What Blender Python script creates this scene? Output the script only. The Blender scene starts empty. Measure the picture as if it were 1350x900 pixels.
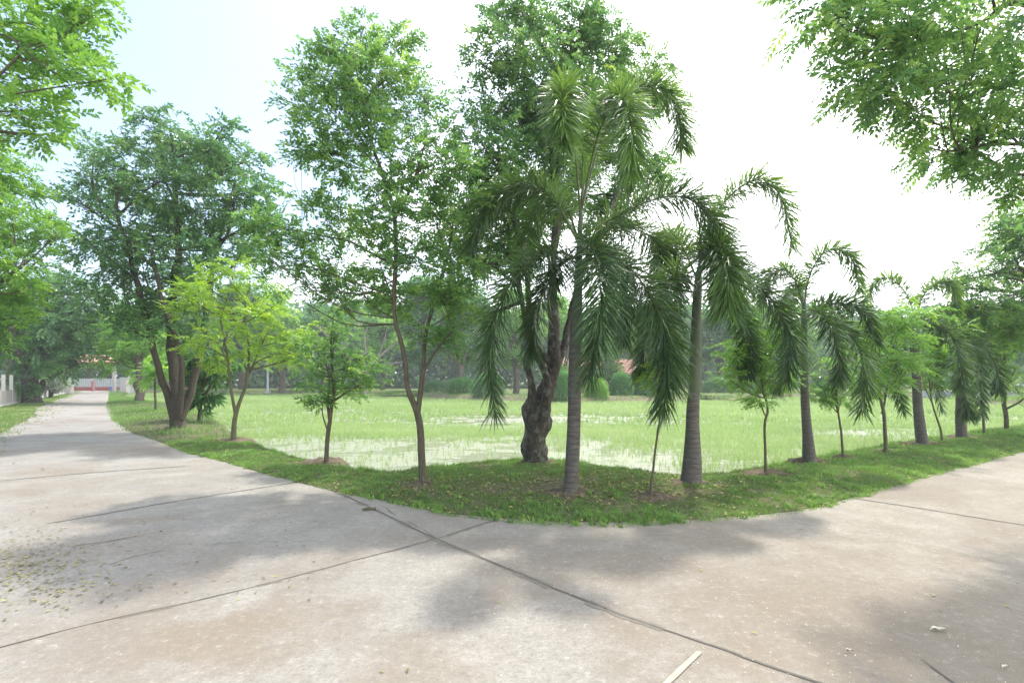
import bpy, bmesh, math, random
import numpy as np
from mathutils import Vector, noise as mnoise

rng = np.random.default_rng(11)
random.seed(11)
SC = bpy.context.scene
HAZE = .0012
COL = SC.collection
F, CX, HY, H = 700.0, 675.0, 500.0, 1.6      # focal length in photo pixels, principal column, horizon row, eye height

def P(px, py, Y):
    return np.array([(px - CX) / F * Y, Y, H + (HY - py) / F * Y])
def G(px, py, z=0.0):
    Y = (H - z) * F / (py - HY)
    return np.array([(px - CX) / F * Y, Y, z])
def nrm(v):
    return v / np.maximum(np.linalg.norm(v, axis=-1, keepdims=True), 1e-9)

# ------------------------------------------------------------------ noise
_perm = rng.random((256, 256))
def vnoise(x, y, s=1.0):
    x = np.asarray(x) / s; y = np.asarray(y) / s
    xi = np.floor(x).astype(int); yi = np.floor(y).astype(int)
    fx = x - xi; fy = y - yi
    fx = fx * fx * (3 - 2 * fx); fy = fy * fy * (3 - 2 * fy)
    g = lambda a, b: _perm[a % 256, b % 256]
    return (g(xi, yi) * (1 - fx) + g(xi + 1, yi) * fx) * (1 - fy) + (g(xi, yi + 1) * (1 - fx) + g(xi + 1, yi + 1) * fx) * fy
def fnoise(x, y, s):
    return (vnoise(x, y, s) + .5 * vnoise(x, y, s / 2.1) + .25 * vnoise(x + 7, y, s / 4.3)) / 1.75

# ------------------------------------------------------------------ materials
def new_mat(name):
    m = bpy.data.materials.new(name); m.use_nodes = True
    nt = m.node_tree; nt.nodes.clear()
    return m, nt
class N:
    def __init__(s, nt): s.nt = nt
    def n(s, t, **kw):
        nd = s.nt.nodes.new(t)
        for k, v in kw.items():
            if k.startswith('i_'):
                key = k[2:]
                key = int(key) if key.isdigit() else key.replace('_', ' ')
                nd.inputs[key].default_value = v
            else: setattr(nd, k, v)
        return nd
    def l(s, a, b): s.nt.links.new(a, b)
    def out(s, sh):
        o = s.nt.nodes.new('ShaderNodeOutputMaterial'); s.l(sh, o.inputs['Surface'])
    def ramp(s, fac, stops):
        r = s.nt.nodes.new('ShaderNodeValToRGB')
        e = r.color_ramp.elements
        while len(e) < len(stops): e.new(.5)
        for el, (p, c) in zip(e, stops):
            el.position = p; el.color = (*c, 1) if len(c) == 3 else c
        s.l(fac, r.inputs[0]); return r.outputs[0]
    def noise(s, co, scale, detail=4, rough=.55, dist=0):
        t = s.n('ShaderNodeTexNoise'); t.inputs['Scale'].default_value = scale
        t.inputs['Detail'].default_value = detail; t.inputs['Roughness'].default_value = rough
        t.inputs['Distortion'].default_value = dist
        s.l(co, t.inputs['Vector']); return t.outputs['Fac']
    def mix(s, fac, a, b, mode='MIX'):
        m = s.n('ShaderNodeMix', data_type='RGBA', blend_type=mode)
        for sock, v in ((m.inputs[0], fac), (m.inputs[6], a), (m.inputs[7], b)):
            if hasattr(v, 'links') or hasattr(v, 'is_linked'): s.l(v, sock)
            elif isinstance(v, tuple): sock.default_value = (*v, 1) if len(v) == 3 else v
            else: sock.default_value = v
        return m.outputs[2]
    def math(s, op, a, b=None, c=None):
        m = s.n('ShaderNodeMath', operation=op)
        for i, v in enumerate((a, b, c)):
            if v is None: continue
            if hasattr(v, 'is_linked'): s.l(v, m.inputs[i])
            else: m.inputs[i].default_value = v
        return m.outputs[0]
    def pos(s): return s.n('ShaderNodeNewGeometry').outputs['Position']
    def obj(s): return s.n('ShaderNodeTexCoord').outputs['Object']
    def scaled(s, v, sc):
        m = s.n('ShaderNodeMapping'); m.inputs['Scale'].default_value = sc
        s.l(v, m.inputs['Vector']); return m.outputs[0]
    def bump(s, h, strength, dist=.02):
        b = s.n('ShaderNodeBump'); b.inputs['Strength'].default_value = strength
        b.inputs['Distance'].default_value = dist
        s.l(h, b.inputs['Height']); return b.outputs[0]
    def prin(s, col, rough=.8, normal=None, spec=.5):
        p = s.n('ShaderNodeBsdfPrincipled')
        for sock, v in ((p.inputs['Base Color'], col), (p.inputs['Roughness'], rough)):
            if hasattr(v, 'is_linked'): s.l(v, sock)
            elif isinstance(v, tuple): sock.default_value = (*v, 1)
            else: sock.default_value = v
        p.inputs['Specular IOR Level'].default_value = spec
        if normal: s.l(normal, p.inputs['Normal'])
        return p.outputs[0]

def leaf_mat(name, dark, mid, light, trans=.42, gloss=.35, tmul=1.6, patch=.8):
    """dark/mid/light: leaf pigment variation between sprays; palm leaflets also carry top light in their tint."""
    if name not in ('grass', 'rice', 'dead_leaf', 'leaf_pale'): dark, mid, light = [tuple(min(.6, v * 1.85) for v in c_) for c_ in (dark, mid, light)]
    m, nt = new_mat(name); k = N(nt)
    a = k.n('ShaderNodeAttribute', attribute_name='tint')
    nz = k.noise(k.obj(), patch, 2)
    f = k.math('ADD', k.math('MULTIPLY', a.outputs['Fac'], .65), k.math('MULTIPLY', nz, .35))
    col = k.ramp(f, [(.12, dark), (.5, mid), (.84, light), (.99, tuple(min(.7, v_ * q_) for v_, q_ in zip(light, (1.5, 1.25, 1.2))))])
    hs = k.n('ShaderNodeHueSaturation'); hs.inputs['Value'].default_value = tmul; hs.inputs['Saturation'].default_value = 1.1
    hs.inputs['Hue'].default_value = .487
    k.l(col, hs.inputs['Color'])
    tr = k.n('ShaderNodeBsdfTranslucent'); k.l(hs.outputs[0], tr.inputs['Color'])
    p = k.prin(col, gloss, spec=.5)
    mx = k.n('ShaderNodeMixShader'); mx.inputs[0].default_value = trans
    k.l(p, mx.inputs[1]); k.l(tr.outputs[0], mx.inputs[2])
    k.out(mx.outputs[0]); return m

def bark_mat(name, a, b, scale=6, stretch=.25, bump=.6, lichen=None):
    m, nt = new_mat(name); k = N(nt)
    o = k.scaled(k.obj(), (1, 1, stretch))
    n1 = k.noise(o, scale * 4, 6, .65, .4); n2 = k.noise(k.obj(), scale * .5, 3)
    c = k.ramp(n1, [(.3, a), (.7, b)])
    c = k.mix(k.math('MULTIPLY', n2, .5), c, tuple(x * .6 for x in a))
    if lichen:
        n3 = k.noise(k.obj(), scale * 1.3, 5)
        c = k.mix(k.ramp(n3, [(.52, (0, 0, 0)), (.62, (.7, .7, .7))]), c, lichen)
    k.out(k.prin(c, .9, k.bump(n1, bump, .03), .25)); return m

def plain(name, col, rough=.7, var=.25, scale=5):
    m, nt = new_mat(name); k = N(nt)
    n1 = k.noise(k.obj(), scale, 5)
    c = k.mix(n1, tuple(x * (1 - var) for x in col), tuple(min(1, x * (1 + var)) for x in col))
    k.out(k.prin(c, rough, k.bump(k.noise(k.obj(), scale * 12, 3), .2, .01), .3)); return m

M = {}
M['leaf_deep'] = leaf_mat('leaf_deep', (.022, .060, .022), (.042, .105, .032), (.095, .180, .045), .36, .40)
M['leaf_old'] = leaf_mat('leaf_old', (.028, .072, .026), (.058, .125, .038), (.140, .215, .058), .38, .42)
M['leaf_young'] = leaf_mat('leaf_young', (.045, .110, .028), (.090, .185, .036), (.175, .280, .055), .42, .45, 1.4)
M['leaf_blue'] = leaf_mat('leaf_blue', (.026, .070, .028), (.052, .118, .040), (.105, .180, .052), .34, .36)
M['leaf_mid'] = leaf_mat('leaf_mid', (.034, .080, .028), (.072, .148, .042), (.160, .245, .062), .42, .42)
M['leaf_fresh'] = leaf_mat('leaf_fresh', (.075, .145, .028), (.145, .245, .035), (.235, .335, .055), .40, .45, 1.3)
M['leaf_far'] = leaf_mat('leaf_far', (.030, .080, .036), (.055, .125, .045), (.085, .170, .050), .35, .6)
M['leaf_far_fresh'] = leaf_mat('leaf_far_fresh', (.060, .14, .03), (.10, .20, .035), (.15, .27, .045), .4, .6)
M['leaf_hedge'] = leaf_mat('leaf_hedge', (.030, .095, .030), (.055, .140, .035), (.09, .20, .045), .25, .6)
M['leaf_palm'] = leaf_mat('leaf_palm', (.020, .046, .018), (.044, .084, .022), (.105, .180, .034), .30, .28, 1.7)
M['leaf_pale'] = leaf_mat('leaf_pale', (.12, .17, .10), (.22, .28, .18), (.45, .5, .38), .3, .5)
M['grass'] = leaf_mat('grass', (.14, .15, .065), (.13, .245, .062), (.22, .375, .088), .40, .5, patch=1.3)
M['rice'] = leaf_mat('rice', (.21, .31, .115), (.27, .40, .14), (.35, .46, .20), .42, .45, 1.35, patch=.3)
M['bark_grey'] = bark_mat('bark_grey', (.075, .062, .045), (.20, .17, .13), 7)
M['bark_brown'] = bark_mat('bark_brown', (.085, .072, .045), (.20, .172, .115), 9)
M['bark_gnarl'] = bark_mat('bark_gnarl', (.035, .030, .024), (.15, .13, .105), 5, .5, 1.0, (.20, .20, .16))
M['bark_dark'] = bark_mat('bark_dark', (.05, .042, .032), (.135, .115, .09), 7)
M['bark_pale'] = bark_mat('bark_pale', (.22, .20, .17), (.40, .37, .32), 6)
M['stem_green'] = bark_mat('stem_green', (.10, .10, .05), (.22, .20, .12), 12)

def palm_trunk_mat():
    m, nt = new_mat('palm_trunk'); k = N(nt)
    o = k.obj()
    w = k.n('ShaderNodeTexWave', wave_type='BANDS', bands_direction='Z')
    w.inputs['Scale'].default_value = 4.2; w.inputs['Distortion'].default_value = 2.2
    w.inputs['Detail'].default_value = 3; w.inputs['Detail Scale'].default_value = 1.6
    k.l(o, w.inputs['Vector'])
    n1 = k.noise(k.scaled(o, (1, 1, 4.0)), 9, 6)
    n2 = k.noise(o, 2.5, 4)
    ring = k.ramp(w.outputs['Fac'], [(.0, (.0, .0, .0)), (.10, (1, 1, 1))])
    c = k.ramp(n1, [(.3, (.085, .074, .062)), (.75, (.175, .158, .138))])
    c = k.mix(k.ramp(n2, [(.5, (0, 0, 0)), (.75, (.45, .45, .45))]), c, (.24, .24, .21))
    c = k.mix(k.math('ADD', k.math('MULTIPLY', ring, .55), .45), (.07, .06, .05), c)
    h = k.math('ADD', k.math('MULTIPLY', ring, .22), k.math('MULTIPLY', n1, .5))
    k.out(k.prin(c, .85, k.bump(h, .7, .02), .25)); return m
M['palm_trunk'] = palm_trunk_mat()
M['crownshaft'] = plain('crownshaft', (.105, .125, .07), .45, .35, 3)
M['rachis'] = plain('rachis', (.10, .13, .035), .5, .3, 4)

def concrete_mat():
    m, nt = new_mat('concrete_road'); k = N(nt)
    p = k.pos(); spk = k.noise(p, 14, 8, .85)
    big = k.noise(p, .45, 5, .6, .5); mid = k.noise(p, 2.2, 6, .65); fine = k.noise(p, 38, 4, .8); grit = k.noise(p, 160, 2, .8)
    a = G(441, 649); b = G(1050, 890); d = nrm(b[:2] - a[:2]); n_ = np.array([-d[1], d[0]])   # slabs either side of the long joint
    c0 = float(a[:2] @ n_)
    sx = k.n('ShaderNodeSeparateXYZ'); k.l(p, sx.inputs[0])
    left = k.math('ADD', sx.outputs['X'], k.math('MULTIPLY', sx.outputs['Y'], .75))
    left = k.math('ADD', left, k.math('MULTIPLY', mid, 2.2))
    lf = k.n('ShaderNodeMapRange'); lf.inputs[1].default_value = 1.2; lf.inputs[2].default_value = 6.5
    k.l(left, lf.inputs[0])
    grey = k.ramp(mid, [(.25, (.225, .216, .197)), (.7, (.345, .330, .298))])
    warm = k.ramp(mid, [(.25, (.235, .205, .160)), (.7, (.352, .318, .258))])
    c = k.mix(lf.outputs[0], grey, warm)
    c = k.mix(k.ramp(big, [(.38, (.7, .7, .7)), (.54, (0, 0, 0))]), c, (.205, .165, .120))      # damp clay stains
    c = k.mix(k.ramp(big, [(.60, (0, 0, 0)), (.72, (.5, .5, .5))]), c, (.44, .42, .375))
    for (qx, qy, rad_, amt) in ((300, 840, .75, .75), (1180, 800, 2.3, .6), (700, 755, .8, .5), (1010, 850, .9, .5), (560, 880, .6, .5)):      # brown dirt stains and further brown patches at set spots
        g_ = G(qx, qy); vd = k.n('ShaderNodeVectorMath', operation='DISTANCE'); k.l(p, vd.inputs[0]); vd.inputs[1].default_value = tuple(g_)
        dd_ = k.math('ADD', k.math('DIVIDE', vd.outputs['Value'], rad_), k.math('MULTIPLY', k.math('SUBTRACT', mid, .5), 2.4))
        c = k.mix(k.ramp(dd_, [(.25, (amt, amt, amt)), (1.0, (0, 0, 0))]), c, (.225, .180, .125))
    st = k.noise(k.scaled(p, (1.0, .18, 1)), 5, 5, .6, .3)
    c = k.mix(k.ramp(st, [(.30, (.35, .35, .35)), (.45, (0, 0, 0))]), c, (.26, .235, .20))
    c = k.mix(k.math('MULTIPLY', k.ramp(fine, [(.38, (1, 1, 1)), (.55, (0, 0, 0))]), .7), c, (.20, .18, .155))
    c = k.mix(k.math('MULTIPLY', k.ramp(grit, [(.58, (0, 0, 0)), (.75, (1, 1, 1))]), .5), c, (.72, .69, .64))
    c = k.mix(k.ramp(spk, [(.36, (.7, .7, .7)), (.47, (0, 0, 0))]), c, (.17, .15, .125))
    c = k.mix(k.ramp(spk, [(.55, (0, 0, 0)), (.66, (.6, .6, .6))]), c, (.50, .47, .42))
    h = k.math('ADD', k.math('MULTIPLY', fine, .5), k.math('MULTIPLY', grit, .4))
    k.out(k.prin(c, .86, k.bump(h, .55, .01), .3)); return m
M['road'] = concrete_mat()
M['joint_stain'] = plain('joint_stain', (.20, .18, .145), .95, .3, 18)
M['joint'] = plain('joint_dirt', (.135, .122, .10), .95, .4, 30)
M['mortar'] = plain('mortar', (.40, .36, .29), .9, .25, 20)

def soil_mat(name, dry, brown, green, gs=1.2):
    m, nt = new_mat(name); k = N(nt); p = k.pos()
    n1 = k.noise(p, gs, 5, .6, .3); n2 = k.noise(p, 14, 5, .7); n3 = k.noise(p, 60, 3)
    c = k.ramp(n2, [(.35, brown), (.65, dry)])
    c = k.mix(k.ramp(n1, [(.38, (0, 0, 0)), (.60, (.9, .9, .9))]), c, green)
    c = k.mix(k.math('MULTIPLY', n3, .5), c, tuple(x * .55 for x in brown))
    k.out(k.prin(c, .95, k.bump(n3, .8, .02), .15)); return m
M['verge'] = soil_mat('verge_soil', (.25, .215, .14), (.13, .105, .07), (.085, .14, .035))
M['ground'] = soil_mat('lawn_ground', (.20, .22, .10), (.13, .135, .06), (.14, .215, .06), .25)
M['bank'] = soil_mat('bank_mud', (.30, .25, .18), (.17, .13, .09), (.14, .18, .07), .5)
M['mulch'] = soil_mat('mulch', (.27, .22, .16), (.12, .09, .065), (.18, .15, .10), 3)

def water_mat():
    m, nt = new_mat('muddy_water'); k = N(nt); p = k.pos()
    n1 = k.noise(p, .22, 5, .6, .4); n2 = k.noise(p, 9, 4, .6); n3 = k.noise(p, .9, 4)
    c = k.ramp(n1, [(.36, (.30, .29, .235)), (.6, (.27, .30, .19))])
    c = k.mix(k.math('MULTIPLY', n2, .5), c, (.25, .28, .17))
    r = k.ramp(n3, [(.42, (.06, .06, .06)), (.55, (.45, .45, .45))])
    k.out(k.prin(c, r, k.bump(n2, .25, .03), .10)); return m
M['water'] = water_mat()
M['deadleaf'] = leaf_mat('dead_leaf', (.07, .05, .03), (.24, .22, .07), (.42, .40, .12), .15, .7, 1.1)
M['petal'] = plain('petal', (.72, .68, .55), .8, .15, 30)
M['dry_pale'] = plain('dry_pale_leaf', (.62, .58, .44), .7, .2, 20)
M['white_paint'] = plain('white_paint', (.47, .48, .49), .7, .12, 3)
M['red_paint'] = plain('red_paint', (.36, .10, .08), .65, .2, 3)
M['grey_render'] = plain('grey_render', (.46, .43, .41), .85, .2, 3)
M['concrete_block'] = plain('concrete_block', (.38, .36, .35), .9, .2, 3)
M['tile_far'] = plain('clay_tile', (.36, .18, .135), .75, .25, 6)
M['pink_tile'] = plain('faded_tile', (.62, .34, .29), .75, .2, 6)
M['cream_wall'] = plain('cream_wall', (.58, .53, .45), .85, .12, 2)
M['dark_glass'] = plain('dark_glass', (.03, .035, .04), .15, .2, 2)
M['wood_dark'] = plain('wood_dark', (.12, .08, .055), .7, .3, 8)
M['steel'] = plain('steel_wire', (.35, .35, .35), .5, .2, 8)
M['blue_paint'] = plain('blue_paint', (.10, .22, .50), .6, .15, 4)
M['black_plastic'] = plain('dark_post', (.035, .035, .035), .6, .2, 8)

# ------------------------------------------------------------------ mesh helpers
def mesh_obj(name, V, Fq, mat, parent=None, tint=None, smooth=False, Ft=None):
    V = np.asarray(V, dtype=np.float32).reshape(-1, 3)
    me = bpy.data.meshes.new(name)
    nq = 0 if Fq is None else len(Fq); ntr = 0 if Ft is None else len(Ft)
    idx = []
    if nq: idx.append(np.asarray(Fq, dtype=np.int32).ravel())
    if ntr: idx.append(np.asarray(Ft, dtype=np.int32).ravel())
    idx = np.concatenate(idx)
    sizes = np.concatenate([np.full(nq, 4, np.int32), np.full(ntr, 3, np.int32)])
    starts = np.concatenate([[0], np.cumsum(sizes)[:-1]]).astype(np.int32)
    me.vertices.add(len(V)); me.vertices.foreach_set('co', V.ravel())
    me.loops.add(len(idx)); me.loops.foreach_set('vertex_index', idx)
    me.polygons.add(nq + ntr); me.polygons.foreach_set('loop_start', starts); me.polygons.foreach_set('loop_total', sizes)
    me.polygons.foreach_set('use_smooth', np.full(nq + ntr, smooth))
    me.update(calc_edges=True); me.validate()
    if tint is not None:
        at = me.attributes.new('tint', 'FLOAT', 'POINT'); at.data.foreach_set('value', np.asarray(tint, dtype=np.float32))
    me.materials.append(M[mat])
    o = bpy.data.objects.new(name, me); COL.objects.link(o)
    if parent: o.parent = parent
    return o

class MB:
    """collects plain shapes into one mesh"""
    def __init__(s): s.V = []; s.Q = []; s.T = []; s.n = 0
    def add(s, V, Q=None, T=None):
        V = np.asarray(V, float).reshape(-1, 3)
        if Q is not None and len(Q): s.Q.append(np.asarray(Q) + s.n)
        if T is not None and len(T): s.T.append(np.asarray(T) + s.n)
        s.V.append(V); s.n += len(V)
    def box(s, c, size, rz=0.0, bev=0.0):
        x, y, z = [v / 2 for v in size]
        v = np.array([[-x, -y, -z], [x, -y, -z], [x, y, -z], [-x, y, -z], [-x, -y, z], [x, -y, z], [x, y, z], [-x, y, z]])
        q = [[0, 3, 2, 1], [4, 5, 6, 7], [0, 1, 5, 4], [1, 2, 6, 5], [2, 3, 7, 6], [3, 0, 4, 7]]
        ca, sa = math.cos(rz), math.sin(rz)
        R = np.array([[ca, -sa, 0], [sa, ca, 0], [0, 0, 1]])
        s.add(v @ R.T + np.asarray(c, float), q)
    def tube(s, pts, radii, sides=8, rough=0.0, seed=0, cap=True):
        pts = np.asarray(pts, float); n = len(pts); radii = np.asarray(radii, float)
        tan = nrm(np.gradient(pts, axis=0))
        up = np.array([1., 0, 0]) if abs(tan[0][2]) > .7 else np.array([0, 0, 1.])
        Vs = []
        for i in range(n):
            t = tan[i]; u = up - t * (up @ t); u = u / max(np.linalg.norm(u), 1e-6); up = u
            w = np.cross(t, u)
            an = np.arange(sides) / sides * 2 * math.pi
            r = np.full(sides, radii[i])
            if rough > 0:
                for kx in range(sides):
                    q = pts[i] + (u * math.cos(an[kx]) + w * math.sin(an[kx])) * radii[i]
                    r[kx] *= 1 + rough * mnoise.fractal(Vector((q[0] * 4 + seed, q[1] * 4, q[2] * 2.2)), 1, 2, 3)
            Vs.append(pts[i] + (np.cos(an)[:, None] * u + np.sin(an)[:, None] * w) * r[:, None])
        V = np.concatenate(Vs); Q = []
        for i in range(n - 1):
            for j in range(sides):
                a = i * sides + j; b = i * sides + (j + 1) % sides
                Q.append([a, b, b + sides, a + sides])
        T = []
        if cap:
            c0 = len(V); V = np.concatenate([V, pts[-1:]])
            for j in range(sides): T.append([(n - 1) * sides + j, (n - 1) * sides + (j + 1) % sides, c0])
        s.add(V, Q, T)
    def build(s, name, mat, parent=None, smooth=False):
        return mesh_obj(name, np.concatenate(s.V), np.concatenate(s.Q) if s.Q else None, mat, parent, None, smooth,
                        np.concatenate(s.T) if s.T else None)

def tag(o, label=None, cat=None, group=None, kind=None):
    if label: o['label'] = label
    if cat: o['category'] = cat
    if group: o['group'] = group
    if kind: o['kind'] = kind
    return o
def empty(name, loc, label, cat, group=None):
    o = bpy.data.objects.new(name, None); COL.objects.link(o); o.location = [float(v) for v in loc]
    o.empty_display_size = .3
    return tag(o, label, cat, group)
def spline(pts, n):
    """Catmull-Rom through pts (k,d) -> n samples"""
    pts = np.asarray(pts, float); k = len(pts)
    if k == 2: return pts[0] + (pts[1] - pts[0]) * np.linspace(0, 1, n)[:, None]
    ext = np.concatenate([[2 * pts[0] - pts[1]], pts, [2 * pts[-1] - pts[-2]]])
    t = np.linspace(0, k - 1 - 1e-6, n); i = t.astype(int); f = (t - i)[:, None]
    p0, p1, p2, p3 = ext[i], ext[i + 1], ext[i + 2], ext[i + 3]
    return .5 * (2 * p1 + (p2 - p0) * f + (2 * p0 - 5 * p1 + 4 * p2 - p3) * f ** 2 + (3 * p1 - p0 - 3 * p2 + p3) * f ** 3)

# ------------------------------------------------------------------ foliage
def leaf_quad(base, d, side, up, L, W, fold=.12):
    return [base, base + d * L * .45 + side * W * .5 + up * L * fold, base + d * L, base + d * L * .45 - side * W * .5 + up * L * fold]
def template(kind):
    r = np.random.default_rng(5); V = []
    X = np.array([1., 0, 0]); Yv = np.array([0, 1., 0]); Z = np.array([0, 0, 1.])
    def leaf(b, ang, el, L, W, roll=0):
        d = np.array([math.cos(ang) * math.cos(el), math.sin(ang) * math.cos(el), math.sin(el)])
        side = nrm(np.cross(Z, d)); up = np.cross(d, side)
        side, up = side * math.cos(roll) + up * math.sin(roll), up * math.cos(roll) - side * math.sin(roll)
        V.extend(leaf_quad(np.array(b), d, side, up, L, W))
    if kind == 'simple':            # twig with alternate broad leaves
        for i in range(8):
            t = .12 + i * .115
            leaf([t, 0, -.06 * t], (1 if i % 2 else -1) * r.uniform(.5, 1.1), r.uniform(-.5, .35), .36 * r.uniform(.8, 1.15), .20, r.uniform(-.6, .6))
        leaf([1.0, 0, -.06], 0.1, -.2, .34, .19)
    elif kind == 'pinnate':         # compound leaf with opposite leaflets
        for i in range(7):
            t = .14 + i * .13; L = .34 * (1 - .35 * abs(t - .5))
            for sgn in (1, -1): leaf([t, 0, -.18 * t * t], sgn * r.uniform(.85, 1.1), r.uniform(-.45, -.05), L, .125, sgn * r.uniform(0, .3))
        leaf([1.05, 0, -.2], 0, -.3, .27, .12)
    elif kind == 'droop':           # big drooping leaves from one point
        for i in range(9):
            leaf([.15 * r.random(), 0, 0], r.uniform(-2.0, 2.0), r.uniform(-1.25, -.25), .8 * r.uniform(.8, 1.1), .24, r.uniform(-.4, .4))
    elif kind == 'feather':         # bipinnate leaf: narrow pinnae each side, flat and fine
        for i in range(10):
            t = .1 + i * .095; L = .42 * math.sin(math.pi * (.18 + t * .78)) + .06
            for sgn in (1, -1):
                ang = sgn * r.uniform(.95, 1.2); el = r.uniform(-.25, .05)
                d = np.array([math.cos(ang) * math.cos(el), math.sin(ang) * math.cos(el), math.sin(el)])
                for j in range(2):
                    b = np.array([t, 0, -.12 * t * t]) + d * L * (j / 2.2)
                    side = nrm(np.cross(Z, d)); V.extend(leaf_quad(b, d, side, np.cross(d, side), L / 1.75, .085, .05))
    elif kind == 'clump':           # far-off foliage clump
        for i in range(9):
            b = r.normal(0, .28, 3); b[2] *= .7
            leaf(b, r.uniform(-3.1, 3.1), r.uniform(-.7, .5), .42 * r.uniform(.7, 1.2), .27, r.uniform(-.8, .8))
    return np.array(V)
TPL = {k: template(k) for k in ('simple', 'pinnate', 'droop', 'feather', 'clump')}

def scatter_sprays(kind, pos, dirs, size, r, upj=.35):
    """instances of a spray template written straight into one mesh's arrays"""
    T = TPL[kind]; n = len(pos)
    x = nrm(dirs); up = np.tile(np.array([0, 0, 1.]), (n, 1)) + r.normal(0, upj, (n, 3))
    y = nrm(np.cross(up, x)); z = np.cross(x, y)
    s = (size * r.uniform(.7, 1.25, n))[:, None, None]
    V = pos[:, None, :] + s * (T[None, :, 0:1] * x[:, None, :] + T[None, :, 1:2] * y[:, None, :] + T[None, :, 2:3] * z[:, None, :])
    tint = np.repeat(np.clip(r.normal(.5, .22, n), 0, 1), len(T)) + np.repeat(r.normal(0, .11, n * len(T) // 4), 4)
    return V.reshape(-1, 3), tint
def quads(nv): return np.arange(nv).reshape(-1, 4)

def blob_sprays(c, rad, kind, size, dens, r, flat=.72, droop=0.0, out=.8):
    """clumps of sprays through an ellipsoid; returns positions, directions and clump centres"""
    nsub = max(5, int(17.0 * dens * (rad / (size * 1.6)) ** 2))
    nsub = min(nsub, 640)
    d = nrm(r.normal(0, 1, (nsub, 3))); rr = rad * 1.06 * r.random(nsub) ** .5
    sub = c + d * rr[:, None] * np.array([1, 1, flat])
    per = 7
    pos = np.repeat(sub, per, 0) + r.normal(0, size * .45, (nsub * per, 3)) * np.array([1, 1, .55])
    o = nrm(pos - c); dirs = o * out + r.normal(0, .55, pos.shape); dirs[:, 2] = dirs[:, 2] * .55 - droop
    return pos, dirs, sub

def make_tree(name, label, cat, base, stems, blobs, leaf='leaf_mid', kind='simple', size=.22, dens=1.0, bark='bark_grey',
              group=None, flat=.72, droop=0.0, seed=1, rough=.0, sides=8, fork=True, extra=None, sparse=0.0, Y0=None, limb=1.0):
    """base px,py on the ground; stems: lists of (px,py,dY,radius_px); blobs: (px,py,radius_px,dY)"""
    r = np.random.default_rng(seed)
    B = G(*base) if Y0 is None else P(base[0], base[1], Y0)
    Y = B[1]; pxm = Y / F
    root = empty(name, B, label, cat, group)
    tb = MB(); skel = []
    for st in stems:
        pts = np.array([P(s[0], s[1], Y + s[2]) for s in st]) - B
        rad = np.array([s[3] for s in st]) * pxm
        n = max(6, 5 * len(st)) if rough == 0 else max(10, 9 * len(st))
        pr = spline(np.column_stack([pts, rad]), n)
        pr[:, 3] = np.maximum(pr[:, 3], .003)
        wob = np.array([[mnoise.noise(Vector((p[2] * 1.7 + seed, k_, seed * .3))) for k_ in (0, 9)] for p in pr[:, :3]])
        w_ = np.minimum(1, np.linspace(0, 3, n))[:, None] * pr[:, 3:4] * (.9 if rough == 0 else .3)
        pr[:, :2] += wob * w_
        tb.tube(pr[:, :3], pr[:, 3], sides if rough == 0 else 18, rough, seed)
        skel += [(p[:3], p[3]) for p in pr[n // 4:]]
    Vs, Ts = [], []; sk = np.array([s[0] for s in skel]); skr = np.array([s[1] for s in skel])
    for b in blobs:
        dY = b[3] if len(b) > 3 else r.uniform(-.5, .5) * b[2] * pxm * 2
        c = P(b[0], b[1], Y + dY) - B; rad = b[2] * (Y + dY) / F
        pos, dirs, sub = blob_sprays(c, rad, kind, size, dens, r, flat, droop)
        if sparse: pos_keep = r.random(len(pos)) > sparse; pos, dirs = pos[pos_keep], dirs[pos_keep]
        V, t = scatter_sprays(kind, pos, dirs, size, r)
        Vs.append(V); Ts.append(t)
        # limb from the skeleton to this clump, then twigs
        dv = c - sk; dist = np.linalg.norm(dv, axis=1) + np.where(dv[:, 2] < 0.05 * rad, 2.0, 0) + np.maximum(0, -dv[:, 2]) * 1.5
        j = int(np.argsort(dist)[min(len(dist) - 1, int(r.integers(0, 9)))]); s0 = sk[j]; L = np.linalg.norm(c - s0)
        if fork and L > .05:
            r0 = min(skr[j] * .7, .012 + L * .016) * limb
            midp = (s0 + c) / 2 + np.array([0, 0, r.uniform(-.14, .06) * L]) + r.normal(0, .05 * L, 3)
            lp = spline([s0, midp, c], 7); tb.tube(lp, np.linspace(r0, r0 * .35 + .002, 7), 6 if r0 > .015 else 4)
            tw = sub[r.permutation(len(sub))[:min(len(sub), 14)]]
            for q in tw:
                a = lp[r.integers(3, 7)]; mm = (a + q) / 2 + r.normal(0, .06, 3) * np.linalg.norm(q - a)
                tb.tube(spline([a, mm, q], 4), np.linspace(max(.004, r0 * .3), .0025, 4), 3)
    tb.build('trunk', bark, root, True)
    V = np.concatenate(Vs); T = np.concatenate(Ts)
    mesh_obj('crown', V, quads(len(V)), leaf, root, T)
    return root

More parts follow.
